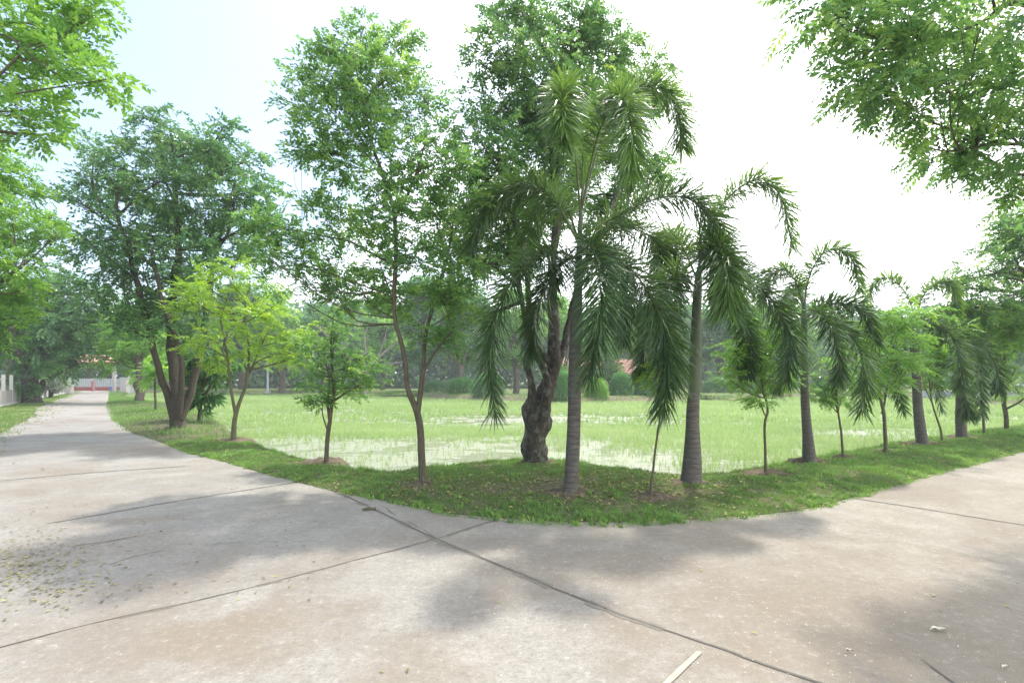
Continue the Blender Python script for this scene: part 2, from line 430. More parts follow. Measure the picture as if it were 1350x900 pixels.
# ------------------------------------------------------------------ palm
def frond_mesh(pts3, Ltot_leaf, root, r, npos=58, width=.030, tintb=.4, base_off=0.16):
    """plumose frond: a tapering rachis with leaflets standing all round it"""
    n = npos; c = spline(pts3, n + 1); tan = nrm(np.gradient(c, axis=0))
    fr = bpy.data.objects.new('frond', None)
    mb = MB(); mb.tube(c, np.linspace(.017, .003, n + 1), 5)
    V, Q, T = [], [], []
    up = np.array([0, 0, 1.]); cnt = 0
    for i in range(int(n * base_off), n + 1):
        t = i / n; tg = tan[i]
        side = nrm(np.cross(tg, up)); nn = np.cross(side, tg)
        Lp = Ltot_leaf * 1.30 * (math.sin(math.pi * (.16 + .62 * t)) ** .8) * (1 - .12 * t)
        for a in (-.45, .15, .8, math.pi - .15, math.pi + .45, math.pi - .8, 1.5 + r.uniform(-.5, .5)):
            a += r.normal(0, .28); 
            rad = side * math.cos(a) + nn * math.sin(a)
            fw = r.uniform(.15, .75) + .8 * t * t
            d = nrm(rad + tg * fw + r.normal(0, .13, 3))
            L = Lp * r.uniform(.7, 1.12); W = width * r.uniform(.75, 1.2)
            wv = nrm(np.cross(d, nn + r.normal(0, .5, 3)))
            p0 = c[i] + tg * r.normal(0, .012); g = -r.uniform(.05, .26) * L
            for s_, w_, dz in ((0, .35, 0), (.35, 1, .25), (.72, .85, .9), (1, .12, 2.0)):
                q = p0 + d * L * s_ + up * g * dz * (1 - .4 * abs(d[2]))
                V += [q + wv * W * w_ * .5, q - wv * W * w_ * .5]
            for k_ in range(3): Q.append([cnt + 2 * k_, cnt + 2 * k_ + 1, cnt + 2 * k_ + 3, cnt + 2 * k_ + 2])
            cnt += 8; tv = np.clip(tintb + r.normal(0, .13) + (.22 if .3 < a < 2.8 else -.08), 0, 1); T += [tv] * 8  # top light put into tint: leaflets above the rachis lighter, below darker
    V = np.array(V); Q = np.array(Q)
    # leaflets and rachis are one frond; the stalk shows darker so it is its own sub-part
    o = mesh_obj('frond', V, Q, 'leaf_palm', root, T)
    mb.build('rachis', 'rachis', o, True)
    return o
def make_palm(label, base, top, widths, shaft, fronds, seed, leaflen=.36, group='feathery palms planted along the grass verge', spear=None, npos=120, width=.0185):
    r = np.random.default_rng(seed); B = G(*base); Y = B[1]; pxm = Y / F
    root = empty('palm_tree', B, label, 'palm tree', group)
    # trunk: (py, half width px) profile along the line base->top
    pts = []; rad = []
    y0, y1 = base[1], top[1]
    prof = np.array(widths)
    for py in np.linspace(y0 + 3, y1, 44):
        t = (y0 - py) / (y0 - y1); t = max(t, -.02)
        px = base[0] + (top[0] - base[0]) * t + 1.2 * math.sin(t * 5 + seed)
        pts.append(P(px, py, Y) - B); w = np.interp(-py, -prof[:, 0], prof[:, 1]) * pxm
        rad.append(w * (1 + .012 * math.sin(py * 1.9)))
    tb = MB(); tb.tube(pts, rad, 28, .035, seed); tb.build('trunk', 'palm_trunk', root, True)
    # crownshaft
    sp = np.array([P(s[0], s[1], Y) for s in shaft]) - B; sr = np.array([s[2] for s in shaft]) * pxm
    q = spline(np.column_stack([sp, sr]), 16); cb = MB(); cb.tube(q[:, :3], q[:, 3], 18, .03, seed + 3)
    cb.build('crownshaft', 'crownshaft', root, True)
    for fi, fr in enumerate(fronds):
        p3 = [P(a[0], a[1], Y + a[2]) - B for a in fr]
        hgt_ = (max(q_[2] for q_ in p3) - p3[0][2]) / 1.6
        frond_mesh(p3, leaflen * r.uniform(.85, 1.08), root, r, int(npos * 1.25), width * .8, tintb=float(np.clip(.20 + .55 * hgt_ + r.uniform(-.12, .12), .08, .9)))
    if spear:
        s = MB(); p3 = spline([P(a[0], a[1], Y) - B for a in spear], 8); s.tube(p3, np.linspace(.014, .003, 8), 5)
        s.build('spear_leaf', 'rachis', root, True)
    return root

# ================================================================== THE SETTING
ROAD_EDGE = [(-60.0, 79.5), (-44.7, 59), (-33.5, 44.3), (-22.9, 30.3), (-15.4, 20.7), (-11.4, 16), (-8.9, 13.5), (-6.9, 11.5), (-5.5, 10.3),
             (-4.0, 8.9), (-2.7, 7.8), (-1.15, 6.65), (-.22, 6.18), (.7, 6.0), (1.6, 6.03), (2.9, 6.3), (3.8, 6.7), (4.7, 7.3), (6.4, 8.5), (9.2, 10.4), (12.2, 12.5), (20, 18), (42, 33.4)]
PE_PX = [(245, 537), (302, 572), (353, 593), (395, 606), (431, 613), (473, 621), (504, 625), (548, 621), (604, 614), (654, 607),
         (691, 604), (729, 604), (791, 614), (853, 627), (896, 630), (933, 631), (970, 622), (1026, 615), (1089, 603), (1200, 583), (1350, 562)]
POND_NEAR = [(-47.5, 66.0), (-36, 49)] + [tuple(G(*p)[:2]) for p in PE_PX] + [(24.0, 22.6), (40, 34.2)]
def resample(poly, n, smooth=True):
    p = np.array(poly, float); q = spline(p, n * 6)
    d = np.concatenate([[0], np.cumsum(np.linalg.norm(np.diff(q, axis=0), axis=1))])
    return np.array([[np.interp(t, d, q[:, k]) for k in range(2)] for t in np.linspace(0, d[-1], n)])
NT = 1100
RE = resample(ROAD_EDGE, NT)
# for each road-edge sample, the matching pond-edge point
pn = resample(POND_NEAR, 1500)
key_r = np.array([[-44.7, 59], [-22.9, 30.3], [-11.4, 16], [-5.5, 10.3], [-2.7, 7.8], [-1.15, 6.65], [-.22, 6.18], [.7, 6.0], [1.6, 6.03], [2.9, 6.3], [4.7, 7.3], [6.4, 8.5], [12.2, 12.5], [20, 18], [42, 33.4]])
key_p = np.array([[-42, 58], G(245, 537)[:2], G(302, 572)[:2] + [-1.2, 2], G(395, 606)[:2], G(473, 621)[:2], G(548, 621)[:2], G(604, 614)[:2], G(700, 604)[:2], G(791, 614)[:2], G(896, 630)[:2], G(1000, 617)[:2], G(1089, 603)[:2], G(1250, 576)[:2], G(1350, 566)[:2] + [4, 3], [40, 34.2]])
ir = [int(np.argmin(np.linalg.norm(RE - k_, axis=1))) for k_ in key_r]; ip = [int(np.argmin(np.linalg.norm(pn - k_, axis=1))) for k_ in key_p]
ir[0] = 0; ip[0] = 0; ir[-1] = NT - 1; ip[-1] = len(pn) - 1
PN = pn[np.clip(np.interp(np.arange(NT), ir, ip).round().astype(int), 0, len(pn) - 1)]
# smooth the pairing
for _ in range(40): PN[1:-1] = (PN[:-2] + PN[1:-1] * 2 + PN[2:]) / 4
ii = np.arange(NT) * .15; jit = (fnoise(ii, ii * 0 + 3.3, 2.2) - .5) * 1.0 + (fnoise(ii, ii * 0 + 8.3, .42) - .5) * .75
tann = nrm(np.gradient(RE, axis=0)); nor = np.column_stack([-tann[:, 1], tann[:, 0]])
RE2 = RE + nor * (jit * .12)[:, None]
WATER_Z = -.26
def verge_h(x, y, s, w):
    bul = .025 * np.sin(np.clip(s, 0, 1) * math.pi) * np.minimum(w, 3) + .012 * np.minimum(1, s * 8)
    n = (fnoise(x, y, .8) - .5) * .05 * np.clip(s * 6, 0, 1)
    return bul + n
# verge surface
S = np.concatenate([np.linspace(0, 1, 27), [1.0]])
Vv = []; wid = np.linalg.norm(PN - RE2, axis=1); dn = nrm(PN - RE2)
for i in range(NT):
    s_ = np.linspace(0, 1, 27); q = RE2[i] + (PN[i] - RE2[i]) * s_[:, None]
    Vv += np.column_stack([q, verge_h(q[:, 0], q[:, 1], s_, wid[i])]).tolist()
    for e, z in ((.12, -.03), (.3, -.15), (.55, -.32), (.9, -.5)):
        q = PN[i] + dn[i] * e * (1 + .4 * (fnoise(PN[i][0], PN[i][1], .9) - .5)); Vv.append([q[0], q[1], z])
W_ = 31; Qv = []
for i in range(NT - 1):
    for j in range(W_ - 1):
        a = i * W_ + j; Qv.append([a, a + W_, a + W_ + 1, a + 1])
tag(mesh_obj('grass_verge', Vv, Qv, 'verge', smooth=True), kind='structure')

# pond outline and the ground sheet with the pond cut out of it
FAR_PX = [(1500, 541), (1350, 533), (1290, 529), (1210, 525.5), (1140, 523.5), (1050, 524.5), (960, 527), (884, 529.5), (791, 531), (720, 531), (640, 529), (560, 525),
          (520, 521), (420, 519.5), (300, 520), (215, 519)]
pond_far = [tuple(G(p[0], p[1], WATER_Z)[:2]) for p in FAR_PX]
pond_loop = [tuple(p) for p in PN[::15]] + [(34, 40)] + pond_far
def build_ground():
    bm = bmesh.new(); E = []
    def loop(pts, z):
        vs = [bm.verts.new((p[0], p[1], z)) for p in pts]
        for a, b in zip(vs, vs[1:] + vs[:1]): E.append(bm.edges.new((a, b)))
        return vs
    loop([(-900, -300), (900, -300), (900, 1500), (-900, 1500)], -.03)
    loop(pond_loop, -.03)
    bmesh.ops.triangle_fill(bm, use_beauty=True, use_dissolve=False, edges=E)
    me = bpy.data.meshes.new('ground'); bm.to_mesh(me); bm.free(); me.materials.append(M['ground'])
    o = bpy.data.objects.new('ground', me); COL.objects.link(o); tag(o, kind='structure')
build_ground()
# far bank: raised lip and muddy slope into the water
fb = resample([tuple(PN[-1])] + [(34, 40)] + pond_far + [tuple(PN[0])], 260)
cen = np.array([0., 35.])
Vb, Qb = [], []
tb_ = nrm(np.gradient(fb, axis=0)); nb = np.column_stack([tb_[:, 1], -tb_[:, 0]])
nb = np.where(((nb * (cen - fb)).sum(1) < 0)[:, None], -nb, nb) * -1    # pointing away from the pond
for i in range(260):
    j_ = (fnoise(fb[i][0] + 50, fb[i][1], 2.5) - .5)
    for e, z in ((-1.4, -.45), (-.5 + j_, -.24), (-.1 + j_, -.02 + .2 * j_), (.5, .20 + .35 * j_), (1.4, .24 + .2 * j_), (3.2, -.04)):
        q = fb[i] + nb[i] * e; Vb.append([q[0], q[1], z])
for i in range(259):
    for j in range(5):
        a = i * 6 + j; Qb.append([a, a + 1, a + 7, a + 6])
tag(mesh_obj('pond_bank', Vb, Qb, 'bank', smooth=True), kind='structure')
tag(mesh_obj('pond_water', [[-70, 5, WATER_Z], [60, 5, WATER_Z], [60, 95, WATER_Z], [-70, 95, WATER_Z]], [[0, 1, 2, 3]], 'water'), kind='structure')

# road: one concrete sheet covering junction and both arms
left_far = [(-50.0, 60.5), (-28.5, 32.2), (-20.3, 22.5), (-12.5, 12.0), (-8.5, 6.5), (-8, 0), (-8, -6)]
right_near = [(14, -6), (16, 6.0), (30, 17.5), (48, 30)]
road_outer = left_far + right_near
def build_road():
    bm = bmesh.new(); E = []
    lo = resample([(-67, 82)] + left_far, 120); 
    lo = lo + 0
    lo = lo + np.column_stack([(fnoise(lo[:, 1], lo[:, 0], 1.2) - .5) * .5, np.zeros(120)])
    pts = [tuple(p) for p in (RE2 - nor * .02)[::-1]] + [tuple(p) for p in lo] + right_near
    # RE2 reversed runs right->left, lo runs far-left->camera, then the right side
    vs = [bm.verts.new((p[0], p[1], 0)) for p in pts]
    for a, b in zip(vs, vs[1:] + vs[:1]): E.append(bm.edges.new((a, b)))
    bmesh.ops.triangle_fill(bm, use_beauty=True, use_dissolve=False, edges=E)
    for f_ in bm.faces:
        if f_.normal.z < 0: f_.normal_flip()
    me = bpy.data.meshes.new('road'); bm.to_mesh(me); bm.free(); me.materials.append(M['road'])
    o = bpy.data.objects.new('road', me); COL.objects.link(o); return tag(o, kind='structure')
road = build_road()

def joint(pix, w, mat='joint', z=.004, wob=.012, name='expansion_joint', broken=0.0):
    p = np.array([G(*q)[:2] for q in pix]); L = np.linalg.norm(np.diff(p, axis=0), axis=1).sum(); n = int(max(12, L / .03))
    q = resample(p, n) if len(p) > 2 else spline(p, n)
    t = nrm(np.gradient(q, axis=0)); nn = np.column_stack([-t[:, 1], t[:, 0]])
    u = np.arange(n) * .03
    off = (fnoise(u, u * 0 + len(pix) * 7 + w * 900, .22) - .5) * wob * 2
    ww = w * (.55 + .9 * fnoise(u, u * 0 + 40 + w * 300, .12))
    if mat == 'mortar': ww = w * (.85 + .3 * fnoise(u, u * 0 + 5, .1))
    else: ww[:3] *= .4; ww[-3:] *= .4
    a = q + nn * (off + ww / 2)[:, None]; b = q + nn * (off - ww / 2)[:, None]
    V = np.concatenate([np.column_stack([a, np.full(n, z)]), np.column_stack([b, np.full(n, z)])])
    keep = np.arange(n - 1)
    if broken: keep = keep[fnoise(keep * .03, keep * 0 + 9, .18)[...] > broken]
    Q = [[i, i + 1, n + i + 1, n + i] for i in keep]
    o = mesh_obj(name, V, Q, mat); tag(o, kind='structure'); return o
joint([(436, 646), (470, 660), (575, 710), (650, 741), (726, 773), (800, 803), (848, 820), (917, 844)], .075, mat='joint_stain', z=.0025, wob=.03, name='joint_stain', broken=.50)
joint([(120, 822), (300, 782), (450, 743), (575, 710), (625, 694), (662, 683)], .05, mat='joint_stain', z=.002, wob=.02, name='joint_stain', broken=.52)
joint([(436, 646), (470, 660), (575, 710), (650, 741), (726, 773), (800, 803)], .024, wob=.008)
joint([(795, 801), (848, 820), (917, 844), (950, 854), (1050, 890), (1120, 915)], .020, wob=.02, name='road_crack')
joint([(-60, 870), (0, 853), (120, 822), (300, 782), (450, 743), (575, 710), (625, 694), (662, 683)], .011, wob=.010)
joint([(60, 690), (93, 685), (200, 666), (330, 645), (400, 634)], .030, wob=.012)
joint([(-40, 640), (0, 634), (120, 623), (250, 614)], .035, wob=.015)
joint([(20, 560), (120, 556), (165, 553)], .05, wob=.02)
joint([(1108, 652), (1116, 655), (1200, 668), (1350, 692), (1420, 702)], .022, wob=.012)
joint([(1215, 868), (1257, 900), (1290, 925)], .014, wob=.008)
joint([(500, 665), (560, 700), (585, 725)], .008, wob=.03, name='road_crack', broken=.4)
joint([(90, 720), (130, 715), (205, 702)], .012, wob=.02, name='road_crack', broken=.35)
joint([(100, 723), (150, 713), (180, 708)], .010, wob=.02, name='road_crack', broken=.35)
joint([(120, 752), (200, 728), (330, 714), (390, 716)], .008, wob=.04, name='road_crack', broken=.45)
joint([(877, 903), (922, 860)], .034, mat='mortar', z=.007, wob=.004, name='mortar_strip')
joint([(873, 903), (919, 859)], .018, z=.004, wob=.004)

# ------------------------------------------------------------------ grass on the verge (uncountable)
def grass(name, label, pos, hgt, wdt, r, mat='grass', tint=None, lean=.5):
    n = len(pos); az = r.uniform(0, 2 * math.pi, n); ln = r.uniform(.1, lean, n) * hgt
    d = np.column_stack([np.cos(az), np.sin(az), np.zeros(n)]); s = np.column_stack([-np.sin(az), np.cos(az), np.zeros(n)])
    s = nrm(s + d * r.normal(0, .4, (n, 1)))
    up = np.array([0, 0, 1.])
    w = (wdt * r.uniform(.7, 1.3, n))[:, None]
    v0 = pos - s * w / 2; v1 = pos + s * w / 2
    m_ = pos + up * hgt[:, None] * .6 + d * (ln * .35)[:, None]
    v2 = m_ + s * w * .38; v3 = m_ - s * w * .38
    t_ = pos + up * hgt[:, None] + d * ln[:, None]
    V = np.stack([v0, v1, v2, v3, t_], 1).reshape(-1, 3); k = np.arange(n)[:, None] * 5
    Q = k + np.array([0, 1, 2, 3]); T = k + np.array([3, 2, 4])
    if tint is None: tint = np.clip(r.normal(.5, .2, n), 0, 1)
    o = mesh_obj(name, V, Q, mat, None, np.repeat(tint, 5), False, T)
    return tag(o, label, 'grass', kind='stuff')
r = np.random.default_rng(21)
MOUNDS = [(558, 646, .42), (752, 656, .50), (858, 662, .36), (910, 643, .42), (1010, 628, .40), (1066, 611, .40), (1112, 607, .2), (1168, 600, .28), (1215, 588, .42), (1269, 579, .42), (430, 612, .45), (307, 583, .5), (233, 566, .75), (708, 613, .35)]
mc = [(G(a, b)[:2], c) for a, b, c in MOUNDS]
def on_verge(n, i0, i1, smin=-.055, smax=1.06):
    u = r.uniform(i0, i1 - 1.001, n); i = u.astype(int); f_ = (u - i)[:, None]
    # area weighting by strip width
    a = RE2[i] * (1 - f_) + RE2[i + 1] * f_; b = PN[i] * (1 - f_) + PN[i + 1] * f_
    w = np.linalg.norm(b - a, axis=1); s = r.uniform(smin, smax, n)
    seg = np.linalg.norm(RE2[i + 1] - RE2[i], axis=1) * (1 - s) + np.linalg.norm(PN[i + 1] - PN[i], axis=1) * s
    wt = w * seg; keep = r.random(n) < wt / wt.max()
    a, b, s, w = a[keep], b[keep], s[keep], w[keep]
    q = a + (b - a) * s[:, None]
    z = verge_h(q[:, 0], q[:, 1], s, w); z = np.where(s > 1, z - (s - 1) * w * .6, z)
    return np.column_stack([q, z]), s
inear = int(np.argmin(np.linalg.norm(RE - np.array([-8.9, 13.5]), axis=1))); ifar = int(np.argmin(np.linalg.norm(RE - np.array([13.5, 13.4]), axis=1)))
p, s = on_verge(760000, inear, ifar)
dm = np.min([np.linalg.norm(p[:, :2] - c, axis=1) / rad for c, rad in mc], axis=0)
pat = fnoise(p[:, 0], p[:, 1], .55); pat2 = fnoise(p[:, 0] + 30, p[:, 1], .16)
core = np.exp(-(((p[:, 0] - .9) / 2.2) ** 2 + ((p[:, 1] - 7.6) / .85) ** 2))       # trodden, drier patch under the big trees
edge = np.exp(-s / .10)
dens_ = np.clip((pat - .22) * 1.6 + .45 + edge * .5 + .35 * (s > .93), .1, 1) * np.clip(dm - .35, .0, 1) ** .8 * (1 - .62 * core)
dens_ *= (.45 + .9 * (pat2 > .47)) * np.where(s < 0, .35, 1)
k_ = r.random(len(p)) < dens_; p, s, pat, core, edge, pat2 = p[k_], s[k_], pat[k_], core[k_], edge[k_], pat2[k_]
hg = (.014 + .026 * pat + .035 * (pat2 > .6) * pat) * r.uniform(.6, 1.35, len(p)) * (1 + .9 * (s > .95)) * (1 - .4 * core)
tn = np.clip(.30 + .75 * (pat - .3) + .22 * edge + .25 * (pat2 - .5) - .20 * core + r.normal(0, .16, len(p)), 0, 1)
grass('verge_grass', 'short green grass covering the verge between road and pond', p, hg, .0085, r, tint=tn, lean=.9)
for (i0, i1, n_, lb, nm) in ((0, inear, 150000, 'green grass strip running away beside the left road', 'verge_grass'), (ifar, NT, 100000, 'green grass strip running away beside the right road', 'verge_grass')):
    p, s = on_verge(n_, i0, i1); pat = fnoise(p[:, 0], p[:, 1], 1.6)
    k_ = r.random(len(p)) < np.clip(pat * 1.5, 0, 1); p, pat = p[k_], pat[k_]
    grass(nm, lb, p, (.06 + .08 * pat) * r.uniform(.6, 1.3, len(p)), .022, r, tint=np.clip(pat + r.normal(0, .15, len(p)), 0, 1), lean=.9)
print('verge blades done')

# leaf litter and dry bits in the verge
def flat_bits(name, label, cat, pos, size, mat, r, tilt=.35, group=None):
    n = len(pos); az = r.uniform(0, 2 * math.pi, n)
    d = np.column_stack([np.cos(az), np.sin(az), r.normal(0, tilt, n)]); d = nrm(d)
    s = nrm(np.cross(d, np.array([0, 0, 1.]) + r.normal(0, tilt, (n, 3)))); u = np.cross(s, d)
    L = (size * r.uniform(.5, 1.4, n))[:, None]; W = L * r.uniform(.3, .6, (n, 1))
    V = np.stack([pos - d * L / 2, pos + s * W / 2 + u * L * .1, pos + d * L / 2, pos - s * W / 2 + u * L * .1], 1).reshape(-1, 3)
    V[:, 2] = np.maximum(V[:, 2], pos[:, 2].repeat(4) - .001)
    return tag(mesh_obj(name, V, quads(len(V)), mat, None, np.repeat(r.random(n), 4)), label, cat, group, 'stuff')
p, s = on_verge(60000, inear, ifar, -.04, 1)
core = np.exp(-(((p[:, 0] - .9) / 2.6) ** 2 + ((p[:, 1] - 7.6) / 1.1) ** 2)); dm = np.min([np.linalg.norm(p[:, :2] - c, axis=1) / rad for c, rad in mc], axis=0)
k_ = r.random(len(p)) < np.clip(core * .9 + (dm < 1.2) * .8 + .10 + .25 * (s < .03), 0, 1); p = p[k_]; p[:, 2] += .022
flat_bits('leaf_litter', 'dry brown leaf litter lying in the verge grass', 'leaf litter', p, .05, 'deadleaf', r, .5)

# broad weeds along the ragged edge and in the turf
p, s = on_verge(9000, inear, ifar, -.055, 1.02); kk = r.random(len(p)) < np.where(s < .05, .9, .22) * (fnoise(p[:, 0], p[:, 1], .7) > .5); p = p[kk]
q = np.repeat(p, 16, 0); q[:, :2] += r.normal(0, .022, (len(q), 2))
grass('weeds', 'broader weed tufts along the ragged road edge of the verge', q, np.repeat(r.uniform(.03, .085, len(p)), 16) * r.uniform(.6, 1.2, len(q)), .013, r, tint=np.clip(np.repeat(r.uniform(.3, .95, len(p)), 16), 0, 1), lean=1.3)
# mulch mounds round the stems
for i, (mx_, my_, rad) in enumerate(MOUNDS):
    c = G(mx_, my_); n = 26; V = [[c[0], c[1], c[2] + .12]]; T = []; Q = []
    for k_ in range(1, 6):
        for a in range(n):
            an = a / n * 2 * math.pi; rr = rad * k_ / 5 * (1 + .22 * math.sin(an * 3 + i) + .12 * math.sin(an * 7 + i * 2))
            z = .07 * (1 - (k_ / 5) ** 2) + .02 * math.sin(an * 5 + k_ * 2 + i) + .012 * math.sin(an * 11 + k_ * 5) - (.06 if k_ == 5 else 0) + .045
            V.append([c[0] + rr * math.cos(an), c[1] + rr * math.sin(an) * .8, z])
    V[0][2] = .12
    for a in range(n): T.append([0, 1 + a, 1 + (a + 1) % n])
    for k_ in range(4):
        for a in range(n): Q.append([1 + k_ * n + a, 1 + (k_ + 1) * n + a, 1 + (k_ + 1) * n + (a + 1) % n, 1 + k_ * n + (a + 1) % n])
    tag(mesh_obj('soil_mound', V, Q, 'mulch', None, None, True, T), kind='structure')

# ------------------------------------------------------------------ rice seedlings standing in the pond (uncountable)
def inpoly(p, poly):
    x, y = p[:, 0], p[:, 1]; ins = np.zeros(len(p), bool); n = len(poly); j = n - 1
    for i in range(n):
        xi, yi = poly[i]; xj, yj = poly[j]
        c = ((yi > y) != (yj > y)) & (x < (xj - xi) * (y - yi) / (yj - yi + 1e-12) + xi)
        ins ^= c; j = i
    return ins
lp = np.array(pond_loop)
def seedlings(n, y0, y1, hb, wb, label, thr):
    p = np.column_stack([r.uniform(-50, 40, n), r.uniform(y0, y1, n)])
    p = p[(np.abs(p[:, 0]) < p[:, 1] * 1.05 + 2)]
    p = p[inpoly(p, lp)]
    a = fnoise(p[:, 0], p[:, 1] * 1.6, 6.0); b = fnoise(p[:, 0] + 90, p[:, 1], 1.1)
    far = np.clip((p[:, 1] - 9) / 22, 0, 1); rightw = np.clip((p[:, 0] - 2) / 8, 0, 1)
    d = np.clip((a - .5) * 2.4 + (b - .5) * 1.0 + thr + far * .55 + rightw * .25, .07, 1)
    kk = r.random(len(p)) < d; a_keep = a[kk]; p = p[kk]; m = 3
    q = np.repeat(p, m, 0) + r.normal(0, .02, (len(p) * m, 2)); q = np.column_stack([q, np.full(len(q), WATER_Z - .01)])
    grass('rice_seedlings', label, q, hb * r.uniform(.6, 1.3, len(q)), wb, r, 'rice', np.clip(r.normal(.5, .2, len(q)) + (np.repeat(a_keep, m) - .5) * 1.2, 0, 1), .8)
seedlings(210000, 7.5, 22, .17, .009, 'thin pale green seedlings standing in the near part of the flooded field', .24)
seedlings(150000, 22, 80, .22, .026, 'dense pale green seedlings filling the far part of the flooded field', .34)
print('seedlings done')

# fallen leaves and petals on the road
def litter_px(n, box, f_=None):
    q = np.column_stack([r.uniform(box[0], box[2], n), r.uniform(box[1], box[3], n)])
    return np.array([G(a, b, .008) for a, b in q])
pl = np.concatenate([np.array([G(a, b, .008) for a, b in zip(np.clip(r.normal(20, 62, 900), -80, 400), r.normal(745, 28, 900))]), litter_px(200, (60, 640, 420, 790)), litter_px(90, (0, 560, 500, 720)), litter_px(22, (400, 690, 1350, 900))])
flat_bits('fallen_leaves', 'small yellow green and brown leaves scattered on the concrete road', 'leaves', pl, .033, 'deadleaf', r, .12)
pl = litter_px(260, (620, 690, 1350, 900)); flat_bits('fallen_petals', 'tiny pale petals scattered on the right half of the road', 'petals', pl, .012, 'petal', r, .1)
# litter along the left roadside
q = resample([(-67, 82)] + left_far, 500); q = q[np.linalg.norm(q, axis=1) < 60]; q = np.repeat(q, 12, 0) + r.normal(0, 1.0, (len(q) * 12, 2)) + np.array([-1.1, -.3])
flat_bits('roadside_litter', 'brown and yellow leaf litter along the far left roadside', 'leaf litter', np.column_stack([q, np.full(len(q), .012)]), .09, 'deadleaf', r, .3)
q = resample([(-67, 82)] + left_far, 900); q = np.repeat(q, 60, 0) + np.column_stack([r.uniform(-3.8, .1, 54000), r.uniform(-1, 1, 54000)])
k_ = fnoise(q[:, 0], q[:, 1], 1.5) > .48; q = q[k_]
grass('roadside_grass', 'thin grass tufts between left road and boundary wall', np.column_stack([q, np.full(len(q), -.03)]), .09 * r.uniform(.6, 1.4, len(q)), .018, r, lean=.9)
# far bank lawn tufts
q = np.repeat(fb, 130, 0) + r.normal(0, .8, (260 * 130, 2)) + np.repeat(nb, 130, 0) * 1.6
grass('bank_grass', 'rough grass growing on the far bank of the pond', np.column_stack([q, np.full(len(q), .05)]), .28 * r.uniform(.4, 1.3, len(q)), .05, r, lean=.9)

def curled_leaf(label, px, py, L, mat, az):
    c = G(px, py, .006); V, Q = [], []
    for i in range(9):
        t = i / 8; w = .28 * L * math.sin(math.pi * (.08 + .88 * t)) ** .8
        for sgn, zz in ((-1, .018), (0, 0), (1, .022)):
            x = (t - .5) * L; y = sgn * w * .5 + .12 * L * math.sin(t * 3); z = zz * math.sin(t * 3.1) + .008 * math.sin(t * 9)
            V.append([c[0] + x * math.cos(az) - y * math.sin(az), c[1] + x * math.sin(az) + y * math.cos(az), c[2] + abs(z)])
    for i in range(8):
        for j in range(2): Q.append([i * 3 + j, i * 3 + j + 1, i * 3 + j + 4, i * 3 + j + 3])
    o = mesh_obj('dry_leaf', np.array(V) - c, Q, mat, None, None, True); o.location = c; return tag(o, label, 'leaf', 'large dry leaves lying on the road')
curled_leaf('large pale curled dry leaf lying on the concrete at the right', 1238, 831, .10, 'dry_pale', -.25)
curled_leaf('small pale dry leaf near the bottom right corner of the road', 1326, 881, .05, 'dry_pale', .2)
curled_leaf('pale dry leaf at the foot of the road left of the largest one', 1120, 859, .045, 'dry_pale', -.3)
def twig(label, px, py, L, az, rad=.012):
    c = G(px, py, .012); t = MB(); a = np.array([math.cos(az), math.sin(az), 0])
    t.tube([-a * L / 2, a * L * .1 + [0, 0, .012], a * L / 2], [rad, rad * .9, rad * .4], 6)
    t.tube([a * L * .1, a * L * .2 + [.03, .05, .02]], [rad * .5, rad * .2], 4)
    o = t.build('twig', 'bark_brown'); o.location = c; tag(o, label, 'twig')
twig('dark twig lying across the long road joint near the verge', 487, 671, .16, .15, .018)
twig('short dark twig on the road just right of the joint twig', 597, 677, .10, -.5, .008)

# ================================================================== PALMS
make_palm('tallest nearest feathery palm with straight ringed trunk, beside the gnarled tree', (752, 657), (760, 425),
    [(660, 12), (650, 10.4), (630, 9.4), (560, 8.8), (480, 8.3), (425, 7)], [(760, 455, 8.0), (761, 420, 7.2), (762, 380, 5.6), (764, 325, 3.8), (766, 270, 2.4)],
    [[(764, 315, 0), (800, 292, .1), (851, 267, .1), (893, 259, 0), (926, 273, -.1), (945, 308, -.1), (946, 350, -.1)],
     [(764, 325, 0), (800, 300, .5), (845, 305, .9), (878, 335, 1.1), (895, 372, 1.1)],
     [(763, 335, 0), (800, 338, -.4), (838, 362, -.7), (868, 415, -.9), (880, 475, -.9), (876, 538, -.9)],
     [(762, 340, 0), (776, 322, -.5), (788, 350, -.9), (792, 420, -1.0), (778, 495, -1.0)],
     [(761, 340, 0), (728, 332, -.3), (688, 356, -.5), (658, 405, -.6), (645, 470, -.6), (652, 540, -.6)],
     [(765, 280, 0), (757, 190, -.2), (748, 125, -.6), (742, 122, -1.0), (741, 150, -1.3), (744, 185, -1.35)],
     [(766, 280, 0), (785, 190, -.2), (806, 140, -.5), (822, 132, -.9), (832, 170, -1.2), (833, 232, -1.3)],
     [(766, 275, 0), (795, 180, .3), (835, 122, .3), (872, 118, .2), (893, 148, .1), (898, 192, .1)],
     [(763, 320, 0), (728, 262, .1), (688, 246, .1), (648, 268, .2), (622, 325, .2)],
     [(764, 320, 0), (745, 270, .5), (722, 262, 1.2), (700, 300, 1.7), (690, 350, 1.8)],
     [(763, 340, 0), (745, 345, .4), (722, 375, .7), (706, 420, .8), (702, 465, .8)],
     [(764, 330, 0), (792, 322, .7), (815, 352, 1.1), (826, 405, 1.2), (824, 450, 1.2)],
     [(765, 300, 0), (770, 220, .5), (768, 165, 1.2), (775, 150, 1.8), (782, 190, 2.1)]],
    31, .37, spear=[(766, 280), (768, 200), (764, 120)])
